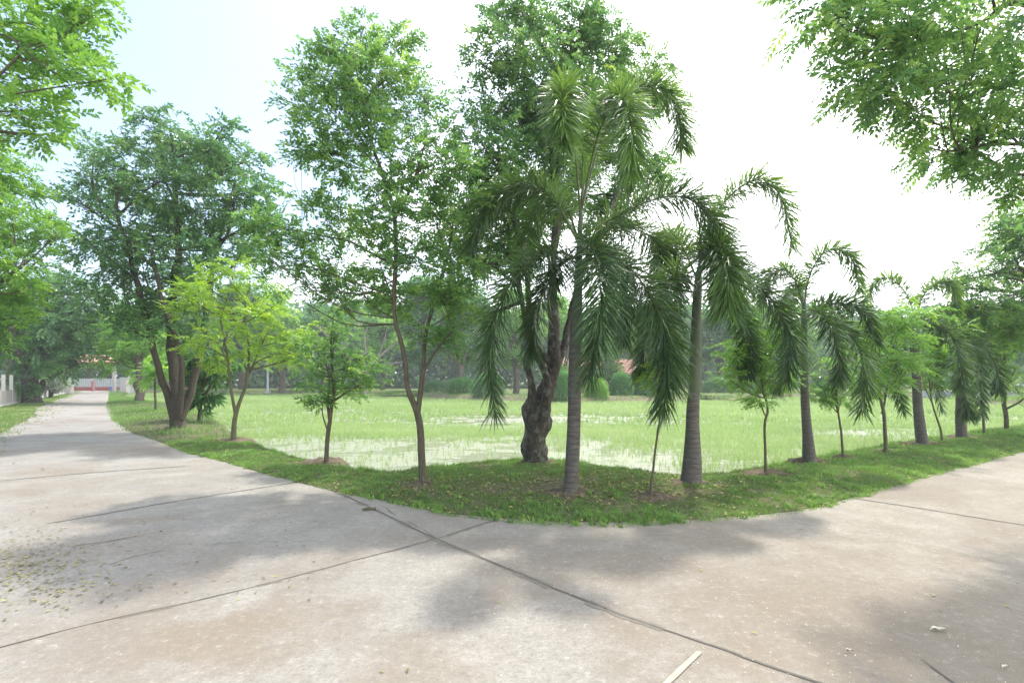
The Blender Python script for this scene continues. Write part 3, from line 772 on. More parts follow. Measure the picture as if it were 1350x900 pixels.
make_palm('second palm from the big gnarled tree, with dark swollen bottle shaped trunk', (910, 643), (916, 512),
    [(646, 15.5), (636, 14), (600, 11.2), (560, 8.6), (512, 7.4)], [(916, 517, 8.2), (917, 470, 7.6), (918, 420, 6.2), (920, 380, 5.5), (922, 352, 3)],
    [[(920, 372, 0), (926, 330, 0), (945, 282, .1), (972, 250, .1), (1003, 238, 0), (1030, 262, -.1), (1045, 325, -.1)],
     [(920, 380, 0), (950, 362, -.4), (985, 368, -.6), (1020, 400, -.7), (1040, 450, -.7), (1038, 500, -.7)],
     [(918, 380, 0), (895, 362, -.4), (878, 385, -.7), (876, 440, -.8), (888, 505, -.8)],
     [(920, 370, 0), (902, 330, .4), (885, 308, .8), (874, 325, 1.1), (868, 362, 1.2)],
     [(920, 382, 0), (948, 385, .4), (975, 412, .7), (988, 455, .8), (986, 490, .8)],
     [(918, 385, 0), (888, 385, .4), (862, 408, .7), (850, 455, .8), (846, 492, .8)],
     [(920, 368, 0), (935, 335, -.6), (950, 330, -1.0), (960, 362, -1.3), (958, 405, -1.4)]],
    32, .37, spear=[(921, 365), (923, 300), (927, 218)])
make_palm('third palm in the row, slim grey trunk flaring at its foot, between two thin saplings', (1066, 613), (1060, 470),
    [(615, 11), (604, 8.2), (570, 6.2), (540, 5.4), (470, 4.2)], [(1060, 515, 4.9), (1060, 445, 4.4), (1060, 420, 3.6), (1060, 398, 2.5)],
    [[(1060, 410, 0), (1065, 372, 0), (1080, 340, 0), (1103, 328, -.1), (1124, 343, -.1), (1133, 382, -.1)],
     [(1060, 412, 0), (1082, 402, -.3), (1112, 400, -.5), (1140, 412, -.6), (1155, 450, -.6)],
     [(1060, 415, 0), (1095, 418, -.5), (1125, 445, -.7), (1140, 490, -.8), (1137, 540, -.8)],
     [(1060, 415, 0), (1078, 410, -.7), (1094, 430, -1.1), (1105, 465, -1.2), (1106, 500, -1.2)],
     [(1060, 405, 0), (1048, 370, .3), (1030, 355, .6), (1012, 370, .8), (1003, 400, .9)],
     [(1060, 415, 0), (1040, 412, -.3), (1024, 438, -.5), (1018, 480, -.6), (1022, 512, -.6)],
     [(1060, 408, 0), (1050, 385, .8), (1042, 392, 1.4), (1034, 430, 1.7)]],
    33, .32, npos=62, width=.028)
make_palm('fourth palm in the row, trunk leaning slightly left, with raised crown like open wings', (1216, 589), (1206, 475),
    [(591, 8.2), (580, 6.8), (540, 5.6), (475, 4.8)], [(1206, 480, 6), (1206, 455, 5.2), (1207, 430, 3.5), (1207, 412, 2)],
    [[(1207, 428, 0), (1200, 398, 0), (1184, 374, 0), (1164, 366, -.1), (1148, 384, -.1), (1143, 410, -.1)],
     [(1207, 428, 0), (1213, 398, 0), (1228, 378, 0), (1246, 370, 0), (1258, 385, -.1), (1262, 412, -.1)],
     [(1207, 432, 0), (1192, 434, -.4), (1180, 460, -.7), (1180, 500, -.8), (1190, 540, -.8)],
     [(1207, 434, 0), (1232, 428, -.3), (1256, 445, -.5), (1268, 480, -.6), (1266, 510, -.6)],
     [(1207, 432, 0), (1180, 428, .4), (1158, 445, .7), (1150, 480, .8)],
     [(1207, 430, 0), (1222, 418, .7), (1232, 430, 1.1), (1240, 470, 1.4)]],
    34, .33, npos=58, width=.031)
make_palm('fifth palm in the row, short trunk under low drooping fronds, farthest right', (1269, 580), (1264, 478),
    [(582, 7.2), (570, 6.2), (530, 5.2), (478, 4.6)], [(1264, 482, 5.5), (1263, 462, 4.8), (1263, 440, 3)],
    [[(1263, 452, 0), (1250, 436, 0), (1236, 450, -.3), (1230, 490, -.4), (1240, 538, -.5)],
     [(1263, 452, 0), (1282, 440, 0), (1300, 458, -.2), (1314, 490, -.3), (1316, 515, -.3)],
     [(1263, 455, 0), (1262, 442, -.7), (1264, 470, -1.0), (1272, 520, -1.1), (1276, 548, -1.1)],
     [(1263, 455, 0), (1278, 448, -.5), (1290, 480, -.8), (1294, 548, -.9)],
     [(1263, 450, 0), (1254, 420, .4), (1240, 410, .7), (1226, 428, .9)],
     [(1263, 450, 0), (1272, 418, .4), (1288, 408, .8), (1300, 430, 1.0)]],
    35, .35, npos=54, width=.034)
print('palms done')

# ================================================================== TREES ON THE VERGE
SAPG = 'young saplings planted between the palms'
make_tree('tree', 'large old tree with a gnarled swollen trunk at the point of the verge', 'tree', (708, 613),
    [[(706, 617, 0, 20), (708, 605, 0, 16.5), (705, 580, 0, 16.5), (707, 555, 0, 18), (712, 535, 0, 17), (719, 515, 0, 13), (726, 495, 0, 9.5)],
     [(716, 530, 0, 10), (726, 505, 0, 9), (730, 470, .0, 8), (729, 430, .1, 7), (729, 390, .1, 6.5), (729, 340, .2, 6), (736, 280, .3, 5), (728, 210, .4, 3.6), (735, 130, .5, 2.5), (742, 60, .5, 1.5)],
     [(706, 560, -.15, 8), (702, 528, -.2, 6), (700, 500, -.2, 4.5), (694, 480, -.2, 4.2), (696, 455, -.2, 3.5), (690, 410, -.3, 3), (680, 350, -.3, 2.4)],
     [(727, 480, 0, 6), (712, 463, -.1, 5), (697, 450, -.2, 4.8), (694, 425, -.3, 4.3), (697, 395, -.4, 3.6), (690, 330, -.6, 3.0), (668, 260, -.7, 2.4), (655, 180, -.8, 1.6)],
     [(732, 485, .1, 5.5), (744, 455, .2, 5), (750, 425, .3, 4.5), (768, 360, .6, 4), (800, 290, .9, 3.2), (825, 220, 1.1, 2.4), (850, 150, 1.2, 1.5)],
     [(717, 555, -.3, 6), (720, 520, -.32, 5.5), (718, 492, -.3, 4.6), (708, 468, -.25, 4.0), (692, 455, -.3, 3)]],
    [(700, 45, 46, .2), (665, 70, 42, -.5), (748, 50, 48, .6), (790, 75, 44, .9), (845, 95, 34, 1.1), (635, 85, 26, -.2), (720, 100, 50, -.5), (770, 110, 48, .2),
     (660, 135, 46, .4), (700, 165, 50, .9), (830, 140, 40, 1.5), (625, 175, 34, -.3), (655, 210, 46, -.8), (620, 235, 40, .4), (700, 225, 52, .2), (760, 200, 46, 1.2),
     (668, 275, 48, -.2), (630, 290, 42, .6), (700, 300, 44, 1.0), (600, 330, 32, -.2), (640, 345, 40, .2), (840, 215, 34, 1.4), (860, 250, 30, 1.8), (735, 190, 46, .9), (790, 212, 40, 1.3), (722, 258, 44, 1.0), (772, 262, 34, 1.6), (800, 288, 32, 1.6), (690, 335, 36, 1.0), (660, 320, 36, .8), (880, 110, 20, 1.2), (600, 270, 30, 1.0),
     (680, 5, 30, .3), (765, 20, 26, .5), (812, 60, 30, .6), (655, 20, 14, 0), (820, 250, 30, 1.9), (745, 150, 46, -.3), (590, 385, 30, .8)],
    'leaf_old', 'simple', .22, .60, 'bark_gnarl', seed=3, rough=.38, droop=.25, limb=1.3)
make_tree('tree', 'slender tree leaning left with a forked pale stem and tall open crown', 'tree', (558, 645),
    [[(558, 649, 0, 7), (558, 635, 0, 5.4), (556, 600, 0, 4.9), (553, 570, 0, 4.6), (549, 543, 0, 4.5), (539, 512, 0, 3.5), (534, 478, 0, 3.2), (528, 447, 0, 2.9), (518, 409, 0, 2.6), (522, 350, -.1, 3), (520, 285, -.1, 2.6), (505, 230, -.2, 2.2), (492, 195, -.2, 1.8), (478, 130, -.3, 1.3), (465, 70, -.3, .8)],
     [(550, 545, 0, 4), (555, 515, .05, 3.4), (558, 490, .1, 3), (560, 450, .3, 2.6), (570, 400, .4, 2.2), (590, 340, .5, 1.8), (600, 270, .5, 1.2)],
     [(521, 350, 0, 2.0), (492, 335, .3, 1.7), (460, 318, .5, 1.4), (430, 312, .6, 1.1), (395, 305, .7, .9), (355, 300, .7, .6)],
     [(520, 290, -.1, 2), (545, 240, -.2, 1.6), (560, 190, -.3, 1)],
     [(558, 490, .1, 2), (575, 462, .0, 1.5), (600, 430, -.1, 1.1)]],
    [(470, 110, 46, -.2), (430, 105, 34, .3), (500, 95, 38, -.5), (455, 65, 30, .1), (520, 75, 26, .2), (398, 85, 14, .2), (540, 140, 34, .3), (440, 160, 42, -.4), (490, 165, 34, -.6),
     (420, 200, 34, .2), (455, 215, 34, .5), (540, 205, 30, -.4), (575, 190, 30, .3), (510, 240, 32, -.3), (560, 245, 36, .1), (600, 225, 30, -.2), (530, 285, 36, -.5),
     (575, 295, 34, .4), (430, 290, 36, .4), (470, 300, 30, .0), (400, 315, 28, .7), (360, 305, 24, .9), (450, 345, 30, .8), (500, 345, 34, .2), (545, 340, 34, -.4), (595, 330, 28, -.1), (405, 265, 20, .6),
     (480, 385, 30, .6), (530, 395, 32, .5), (575, 385, 32, .1), (610, 400, 28, .3), (595, 445, 26, .2), (560, 440, 22, .5), (350, 300, 26, .6), (385, 345, 26, .9), (348, 335, 22, .2), (415, 372, 24, .6), (445, 392, 24, .9), (330, 292, 14, .5), (365, 372, 18, 1.1), (480, 35, 16, .1), (425, 60, 15, 0), (530, 50, 12, .1), (560, 120, 20, .2),
     (388, 135, 16, 0), (397, 195, 18, .3), (620, 270, 22, -.4), (625, 350, 20, -.5)],
    'leaf_mid', 'simple', .175, .66, 'bark_brown', seed=7, droop=.05, limb=.55)
# low side sprigs are part of that tree's look: a small second clump near the fork
make_tree('tree', 'dark multi stemmed tree with a broad leafy crown beside the left road bend', 'tree', (233, 567),
    [[(234, 570, 0, 12), (233, 560, 0, 10), (230, 545, 0, 8), (221, 520, 0, 5), (211, 490, -.2, 4.3), (203, 462, -.3, 3.8), (192, 420, -.3, 4), (175, 350, -.5, 3), (150, 270, -.6, 2)],
     [(234, 550, 0, 8), (233, 520, 0, 6.6), (229, 480, 0, 6.2), (224, 445, 0, 5.6), (226, 400, .2, 5.5), (235, 330, .4, 4.5), (232, 250, .5, 3), (225, 190, .5, 2)],
     [(236, 552, 0, 7), (249, 525, .2, 5), (259, 490, .4, 4.4), (266, 450, .5, 3.8), (275, 390, .6, 4.2), (290, 310, .8, 3), (312, 240, .9, 2)],
     [(235, 545, -.2, 5), (240, 500, -.5, 3.6), (236, 460, -.7, 3), (215, 400, -1.2, 2.5), (200, 330, -1.5, 2)],
     [(229, 480, 0, 3), (240, 455, .6, 2.5), (252, 430, 1, 2)]],
    [(225, 175, 32, .2), (250, 190, 34, -.8), (200, 200, 34, .8), (290, 195, 24, .2), (320, 215, 30, .6), (340, 245, 24, 0), (165, 215, 36, -.4), (125, 195, 22, .6), (270, 225, 40, 1.2), (220, 235, 44, -1.0),
     (180, 260, 42, .4), (135, 245, 32, 1.2), (110, 270, 26, 0), (310, 265, 38, -.4), (345, 285, 22, .4), (265, 280, 42, .4), (220, 300, 44, 1.2), (165, 310, 42, -1.2), (125, 320, 34, .2), (295, 320, 34, .8),
     (250, 340, 40, -1), (190, 360, 42, .6), (145, 370, 34, -.6), (225, 390, 38, .2), (180, 410, 32, -.4), (270, 370, 30, .5), (160, 420, 22, 0), (215, 430, 26, -.8), (255, 420, 30, -.2), (100, 305, 20, .6), (330, 330, 22, 1), (195, 165, 14, 0), (296, 165, 9, 0)],
    'leaf_blue', 'simple', .36, .58, 'bark_dark', seed=9, droop=.25, limb=1.2)
make_tree('shrub', 'leafy shrub with large drooping dark leaves hanging beside the multi stemmed tree', 'shrub', (262, 556),
    [[(262, 558, 0, 2.5), (266, 520, 0, 2.2), (270, 480, 0, 1.8), (275, 450, 0, 1.3)], [(262, 540, 0, 2), (280, 500, -.2, 1.6), (288, 475, -.2, 1)]],
    [(270, 465, 22, 0), (285, 490, 18, -.2), (262, 500, 17, .2), (292, 470, 14, .1), (255, 478, 16, 0), (268, 525, 10, -.2)],
    'leaf_blue', 'droop', .50, .62, 'bark_brown', seed=10)
make_tree('sapling', 'bright lime green young tree with low forked stem at the pond edge', 'sapling', (307, 584),
    [[(307, 586, 0, 4), (309, 560, 0, 3.2), (312, 545, 0, 3.0), (320, 520, .1, 2.2), (326, 500, .1, 2), (328, 455, .2, 1.7), (322, 415, .3, 1.4), (330, 370, .3, 1)],
     [(311, 547, 0, 2.4), (306, 520, -.1, 1.9), (303, 500, -.1, 1.7), (299, 465, -.2, 1.3), (290, 420, -.3, 1)],
     [(326, 500, .1, 1.4), (338, 470, .2, 1.1), (352, 440, .3, .8)]],
    [(300, 365, 26, 0), (330, 375, 24, .4), (270, 375, 24, -.4), (250, 385, 18, .2), (290, 405, 30, .3), (330, 415, 30, -.3), (360, 405, 26, .3), (385, 430, 26, .1), (262, 410, 24, .5), (300, 440, 26, -.5), (345, 445, 28, .2),
     (275, 445, 22, .2), (400, 450, 18, .4), (370, 465, 24, -.2), (320, 470, 18, .5), (290, 475, 16, 0), (310, 350, 18, .1), (395, 470, 14, 0), (250, 455, 14, 0), (238, 380, 9, 0)],
    'leaf_fresh', 'pinnate', .27, .34, 'stem_green', SAPG, .42, seed=12)
make_tree('sapling', 'small dark green sapling with a compact crown standing at the pond corner', 'sapling', (430, 614),
    [[(430, 616, 0, 4), (431, 595, 0, 3), (433, 565, 0, 2.9), (437, 535, 0, 2.4), (440, 520, 0, 2.2), (438, 480, 0, 1.6), (436, 440, 0, 1)],
     [(434, 552, 0, 2), (432, 530, 0, 1.6), (434, 500, .1, 1.2), (428, 470, .1, .9)],
     [(432, 568, 0, 1.2), (426, 550, -.1, .9), (424, 538, -.1, .7)]],
    [(440, 440, 24, 0), (420, 460, 24, .2), (460, 465, 26, -.2), (435, 490, 28, -.3), (405, 485, 18, .2), (475, 490, 20, .3), (450, 515, 22, .1), (420, 512, 18, 0), (485, 465, 14, 0), (470, 512, 16, -.1), (400, 450, 13, .3), (425, 530, 9, -.1), (418, 527, 7, -.1), (440, 415, 14, 0), (495, 500, 10, 0)],
    'leaf_mid', 'simple', .17, .40, 'bark_brown', SAPG, .5, seed=13)
make_tree('sapling', 'thin bare crooked sapling stem between the tallest palm and the swollen palm', 'sapling', (857, 664),
    [[(857, 666, 0, 2.4), (858, 640, 0, 1.7), (862, 610, 0, 1.5), (866, 580, 0, 1.4), (870, 550, 0, 1.2), (872, 520, 0, 1), (874, 490, 0, .8)]],
    [(872, 490, 12, 0), (880, 470, 10, .1), (866, 505, 8, -.1)], 'leaf_fresh', 'pinnate', .15, .6, 'bark_brown', SAPG, seed=14)
make_tree('sapling', 'sapling with crooked thin stem and flat bright leaf layers, right of the swollen palm', 'sapling', (1010, 629),
    [[(1010, 631, 0, 2.3), (1009, 600, 0, 1.8), (1008, 575, 0, 1.7), (1009, 555, 0, 1.7), (1012, 543, 0, 1.6), (1010, 528, 0, 1.4), (1006, 515, 0, 1.3), (1003, 480, 0, 1.1), (998, 445, 0, .8)]],
    [(1000, 470, 20, 0), (980, 480, 16, .2), (1020, 475, 16, -.2), (990, 450, 18, .1), (960, 498, 12, -.1), (985, 505, 13, .3), (1015, 500, 14, 0), (1035, 500, 10, .2), (1000, 425, 14, 0), (1002, 527, 7, 0), (970, 462, 10, 0), (1022, 445, 12, 0)],
    'leaf_young', 'pinnate', .19, .18, 'stem_green', SAPG, .35, seed=15)
make_tree('sapling', 'sapling with a thin straight leaning stem right of the third palm', 'sapling', (1112, 608),
    [[(1112, 609, 0, 1.8), (1110, 580, 0, 1.5), (1106, 550, 0, 1.3), (1103, 520, 0, 1.1), (1100, 490, 0, .8)]],
    [(1100, 515, 13, 0), (1085, 510, 11, .2), (1115, 508, 10, -.2), (1095, 490, 14, 0), (1080, 525, 8, 0), (1110, 525, 8, .1), (1105, 475, 12, 0)], 'leaf_mid', 'pinnate', .20, .35, 'stem_green', SAPG, .4, seed=16)
make_tree('sapling', 'sapling with tall lime green layered crown filling the gap before the fourth palm', 'sapling', (1168, 601),
    [[(1168, 603, 0, 2.8), (1167, 575, 0, 2.3), (1164, 545, 0, 2.1), (1160, 520, 0, 1.8), (1158, 480, 0, 1.4), (1162, 440, 0, 1)], [(1163, 545, 0, 1.5), (1168, 520, .1, 1.2), (1175, 490, .2, .9)]],
    [(1170, 415, 18, 0), (1150, 430, 18, .3), (1190, 420, 16, -.2), (1165, 450, 24, .1), (1200, 445, 14, .3), (1140, 460, 16, -.2), (1180, 475, 22, -.3), (1150, 490, 18, .3), (1200, 480, 14, 0), (1170, 510, 16, .1), (1140, 505, 10, 0), (1215, 408, 10, 0), (1125, 475, 9, 0), (1185, 500, 14, .4)],
    'leaf_young', 'pinnate', .28, .15, 'stem_green', SAPG, .35, seed=17)
make_tree('sapling', 'leaning stick thin sapling between the fourth and fifth palms', 'sapling', (1242, 586),
    [[(1242, 587, 0, 1.6), (1240, 570, 0, 1.3), (1234, 548, 0, 1.1), (1228, 525, 0, 1), (1224, 495, 0, .8)]],
    [(1226, 470, 14, 0), (1240, 455, 14, .2), (1215, 490, 12, -.2), (1245, 480, 12, .1), (1230, 505, 10, 0), (1255, 432, 12, .3)], 'leaf_young', 'pinnate', .26, .16, 'stem_green', SAPG, .4, seed=18)
make_tree('sapling', 'short sapling with olive stem right of the fifth palm', 'sapling', (1298, 575),
    [[(1298, 576, 0, 1.8), (1297, 555, 0, 1.5), (1294, 530, 0, 1.2), (1292, 490, 0, .9)]],
    [(1292, 440, 18, 0), (1280, 460, 16, .4), (1308, 455, 16, -.3), (1295, 480, 16, .2), (1280, 425, 14, .5), (1312, 430, 12, 0), (1300, 510, 10, 0)], 'leaf_young', 'pinnate', .30, .17, 'stem_green', SAPG, .4, seed=19)
make_tree('tree', 'thin dark stemmed young tree at the right end of the palm row', 'tree', (1327, 571),
    [[(1327, 573, 0, 2.9), (1326, 545, 0, 2.5), (1324, 510, 0, 2.2), (1325, 470, 0, 1.8), (1322, 430, 0, 1.3)]],
    [(1325, 400, 24, 0), (1345, 420, 24, .5), (1300, 410, 18, -.4), (1330, 440, 24, .3), (1350, 455, 22, -.3), (1310, 450, 18, .6), (1340, 485, 20, 0), (1318, 490, 14, -.2), (1360, 500, 18, .4), (1345, 520, 10, 0)],
    'leaf_young', 'pinnate', .32, .32, 'bark_brown', None, .6, seed=20)
# tree by the left road, before the gate
make_tree('tree', 'mid sized tree with straight brown trunk on the verge near the gate', 'tree', (183, 531),
    [[(183, 533, 0, 6.5), (183, 525, 0, 5.5), (184, 505, 0, 5), (185, 485, 0, 4.6), (184, 460, 0, 3.5), (180, 430, 0, 2)], [(184, 490, 0, 3), (177, 475, .3, 2.2), (168, 460, .5, 1.4)]],
    [(175, 450, 22, 0), (155, 462, 18, .8), (195, 445, 20, -.8), (165, 430, 20, .4), (140, 475, 12, -.3), (185, 470, 14, .6), (205, 460, 16, .4), (150, 440, 16, 0), (162, 480, 12, 1), (185, 410, 22, .5)],
    'leaf_far_fresh', 'pinnate', .7, 1.0, 'bark_grey', None, .6, seed=22)
make_tree('sapling', 'dark thin stake like sapling between the straight trunk tree and the bend', 'sapling', (205, 543),
    [[(205, 544, 0, 1.6), (205, 520, 0, 1.4), (204, 500, 0, 1.2), (206, 480, 0, .9)]], [(206, 480, 12, 0), (200, 495, 8, .1), (214, 488, 8, -.2)], 'leaf_far_fresh', 'pinnate', .5, .7, 'bark_brown', SAPG, seed=23)

# ------------------------------------------------------------------ trees of the left roadside
make_tree('tree', 'big old dark tree with thick trunk leaning over the left boundary wall', 'tree', (42, 531),
    [[(42, 535, 0, 13), (42, 525, 0, 10.5), (40, 510, 0, 9), (41, 490, 0, 8), (48, 460, 0, 6), (60, 430, .5, 4), (75, 400, 1, 2.5)], [(41, 500, 0, 6), (30, 470, -.5, 5), (15, 430, -1, 3)], [(46, 522, .4, 5), (53, 515, .4, 4), (57, 500, .5, 3)]],
    [(85, 385, 26, 1), (60, 380, 30, -1), (110, 400, 24, .5), (30, 395, 32, 1), (5, 400, 32, -1), (75, 420, 32, -1.5), (40, 430, 34, .5), (110, 435, 24, 0), (5, 440, 32, 1), (90, 455, 26, 1.4), (125, 460, 14, 0), (55, 465, 28, -1), (20, 470, 28, 0), (100, 480, 16, -.5), (75, 485, 18, 1), (-30, 400, 40, 0), (-30, 450, 40, 2), (130, 425, 14, .4), (28, 500, 12, -.8), (90, 362, 16, .5), (120, 385, 12, 0), (10, 360, 24, .5)],
    'leaf_deep', 'pinnate', .85, .75, 'bark_gnarl', None, .65, .2, seed=24, rough=.3, limb=1.5)
make_tree('tree', 'tree with yellow green crown rising on the left edge above the road', 'tree', (-95, 585),
    [[(-95, 588, 0, 14), (-95, 550, 0, 11), (-92, 480, 0, 9), (-80, 400, 0, 7), (-60, 320, 0, 4), (-30, 260, 0, 2)], [(-92, 470, 0, 6), (-50, 420, -.4, 4), (-10, 380, -.6, 2.4), (30, 350, -.7, 1.4)], [(-85, 430, 0, 5), (-50, 350, .5, 3.4), (0, 290, .8, 2)]],
    [(-10, 230, 36, 0), (25, 255, 30, .8), (-45, 240, 44, -.6), (15, 290, 36, -.5), (50, 300, 26, .3), (-20, 300, 44, .8), (30, 335, 32, 1), (-10, 350, 40, -1), (60, 335, 16, 0), (10, 390, 32, .4), (35, 380, 20, -.5), (-30, 400, 40, 0), (0, 425, 24, -.3), (-60, 320, 50, 1.5), (75, 310, 8, 0), (20, 420, 16, 0), (-100, 280, 60, 0), (-100, 380, 60, 1), (5, 205, 16, 0), (10, 450, 14, .2)],
    'leaf_young', 'simple', .25, .55, 'bark_grey', None, .7, .1, seed=25)
make_tree('tree', 'near tree whose branches of broad light leaves reach in at the upper left corner', 'tree', (-420, 660),
    [[(-420, 664, 0, 26), (-420, 620, 0, 20), (-415, 500, 0, 16), (-400, 350, 0, 14), (-340, 200, 0, 10), (-250, 100, 0, 6)], [(-410, 330, 0, 9), (-280, 200, 0, 7), (-150, 120, .0, 4), (-60, 70, 0, 2.4), (10, 30, 0, 1.6), (90, 45, 0, 1)],
     [(-250, 190, 0, 5), (-130, 170, -.3, 3), (-40, 130, -.4, 2), (40, 60, -.4, 1.2)], [(-60, 70, 0, 1.6), (0, 45, -.3, 1.3), (60, 90, -.4, 1), (105, 110, -.4, .6)]],
    [(10, 30, 30, 0), (45, 20, 26, .4), (-20, 60, 36, -.4), (25, 75, 30, .2), (60, 50, 24, -.4), (95, 45, 18, 0), (15, 115, 32, .5), (55, 105, 24, .1), (-15, 150, 32, 0), (30, 155, 26, -.4), (85, 12, 18, .2), (118, 25, 10, 0), (60, 145, 14, 0), (-60, 30, 50, 0), (-60, 110, 50, .5), (80, 85, 16, .2), (50, 178, 9, 0), (140, 105, 7, -.4), (110, 92, 9, -.4),
     (-140, 40, 70, 0), (-160, 150, 60, .6), (-250, 60, 80, -.5), (-60, 185, 26, .3), (128, 14, 6, 0)],
    'leaf_young', 'simple', .22, .17, 'bark_brown', None, .8, 0, seed=26, Y0=6.4)  # broad leaves
make_tree('shrub', 'pale leaved shrub with whitish blossom beside the left boundary wall', 'shrub', (66, 524),
    [[(66, 525, 0, 2), (66, 515, 0, 1.5), (64, 505, 0, 1)], [(67, 524, 0, 1.6), (72, 512, 0, 1.2), (76, 503, 0, .8)]], [(58, 503, 9, 0), (70, 500, 10, .4), (78, 505, 8, -.3), (65, 510, 9, 0), (74, 512, 7, .3), (82, 498, 6, .2)], 'leaf_pale', 'clump', .45, .9, 'bark_brown', seed=27)
# ------------------------------------------------------------------ trees of the right roadside, trunks beyond the frame
make_tree('tree', 'near tree with ferny foliage hanging over the road at the upper right corner', 'tree', (1790, 700),
    [[(1790, 704, 0, 30), (1790, 640, 0, 24), (1780, 450, 0, 20), (1740, 250, 0, 16), (1650, 80, 0, 12), (1550, -60, 0, 8)], [(1770, 330, 0, 12), (1600, 150, .2, 8), (1450, 60, .3, 5), (1345, 5, .3, 3.6), (1285, 34, .3, 2.2), (1200, 60, .2, 1.4), (1120, 70, .2, 1)],
     [(1700, 250, 0, 9), (1550, 210, .4, 6), (1420, 200, .6, 4), (1330, 190, .7, 2.5), (1250, 200, .7, 1.5)], [(1600, 20, 0, 8), (1400, -80, -.5, 5), (1250, -60, -.5, 3), (1120, -20, -.3, 1.5)]],
    [(1085, 8, 22, -.1), (1115, 40, 24, 0), (1150, 30, 34, .3), (1190, 25, 40, -.3), (1150, 75, 26, .2), (1240, 40, 44, .4), (1295, 30, 46, -.2), (1340, 50, 44, .3), (1200, 75, 36, .5), (1250, 90, 38, -.2), (1300, 100, 42, .6), (1345, 120, 42, 0), (1130, 108, 22, .1), (1165, 110, 22, -.2), (1190, 120, 22, .3),
     (1235, 130, 26, .1), (1310, 160, 44, .7), (1350, 190, 40, .2), (1268, 170, 26, .8), (1295, 205, 24, .9), (1340, 225, 28, .8), (1225, 160, 9, .5), (1240, 205, 9, 1.0), (1350, 262, 14, 1.0),
     (1400, 40, 60, 0), (1400, 130, 60, .5), (1400, 210, 50, .5), (1460, 80, 80, .2), (1480, 180, 80, .4), (1560, 60, 90, 0), (1580, 180, 90, .4), (1660, 120, 100, .2), (1240, -30, 50, 0), (1340, -50, 60, .2), (1160, -25, 36, .1), (1440, -60, 80, 0), (1180, -70, 60, .4), (1300, -120, 70, 0), (1100, -30, 24, 0)],
    'leaf_mid', 'pinnate', .29, .30, 'bark_grey', None, .55, .15, seed=28, Y0=5.6)
make_tree('tree', 'leafy tree farther along the right road with crown reaching in at the right edge', 'tree', (1560, 578),
    [[(1560, 580, 0, 14), (1560, 540, 0, 11), (1550, 450, 0, 9), (1520, 370, 0, 6), (1470, 300, 0, 4)], [(1545, 440, 0, 6), (1470, 390, 0, 4), (1390, 370, 0, 2.4), (1320, 360, 0, 1.4)], [(1480, 400, 0, 4), (1420, 330, .4, 2.6), (1370, 290, .6, 1.5)]],
    [(1345, 290, 22, 0), (1330, 320, 24, .5), (1300, 355, 22, -.3), (1340, 355, 30, .8), (1275, 380, 18, .2), (1310, 395, 24, -.5), (1345, 400, 30, .2), (1285, 405, 12, 0), (1380, 300, 50, 0), (1400, 380, 50, .6), (1440, 300, 60, -.4), (1450, 400, 60, .6), (1330, 425, 18, .4), (1260, 372, 9, 0), (1500, 330, 70, 0), (1355, 430, 20, 0), (1360, 320, 30, -.5)],
    'leaf_mid', 'pinnate', .36, .85, 'bark_grey', None, .6, .1, seed=29)
print('trees done')

# ================================================================== BACKGROUND
def bg_tree(label, px, top, width, Y, leaf='leaf_far', seed=1, trunkh=.28, name='tree', lean=0, bark='bark_grey', shape=.8, dens=.75, size=1.0, kind='clump', group='trees beyond the pond'):
    r = np.random.default_rng(seed); base = G(px, HY + H * F / Y)
    by = base[1]; basepy = HY + H * F / Y; hpx = basepy - top; w = width / 2
    cy0 = basepy - hpx * trunkh
    blobs = []; nb_ = max(8, int(hpx * width / 420))
    for i in range(nb_):
        t = r.random() ** .8; yy = cy0 - (cy0 - top) * t
        ww = w * (math.sin(math.pi * (.22 + .68 * t)) ** shape); rr = min(w, hpx) * r.uniform(.22, .34)
        blobs.append((px + lean * t + r.uniform(-1, 1) * max(2, ww - rr * .6), min(max(yy, top + rr * .6), cy0), rr, r.uniform(-1, 1) * w * Y / F * .8))
    tp = px + lean * .5
    stems = [[(px, basepy + 1, 0, hpx * .035), (px + 1, basepy - hpx * .12, 0, hpx * .028), (px + lean * .2, cy0 - hpx * .08, 0, hpx * .022), (tp, (cy0 + top) / 2, 0, hpx * .012), (px + lean * .8, top + hpx * .15, 0, hpx * .005)]]
    for k_ in range(3):
        a = r.uniform(-1, 1) * w * .6
        stems.append([(px + lean * .15, cy0 + hpx * .04, 0, hpx * .018), (px + a * .5, cy0 - hpx * .12, r.uniform(-1, 1), hpx * .012), (px + a, cy0 - hpx * .34, r.uniform(-2, 2), hpx * .006)])
    return make_tree(name, label, 'tree' if name != 'bush' else 'bush', (px, basepy), stems, blobs, leaf, kind, size, dens, bark, group, .75, 0, seed, sides=7)
BGT = {806: .10, 862: .12, 738: .15}
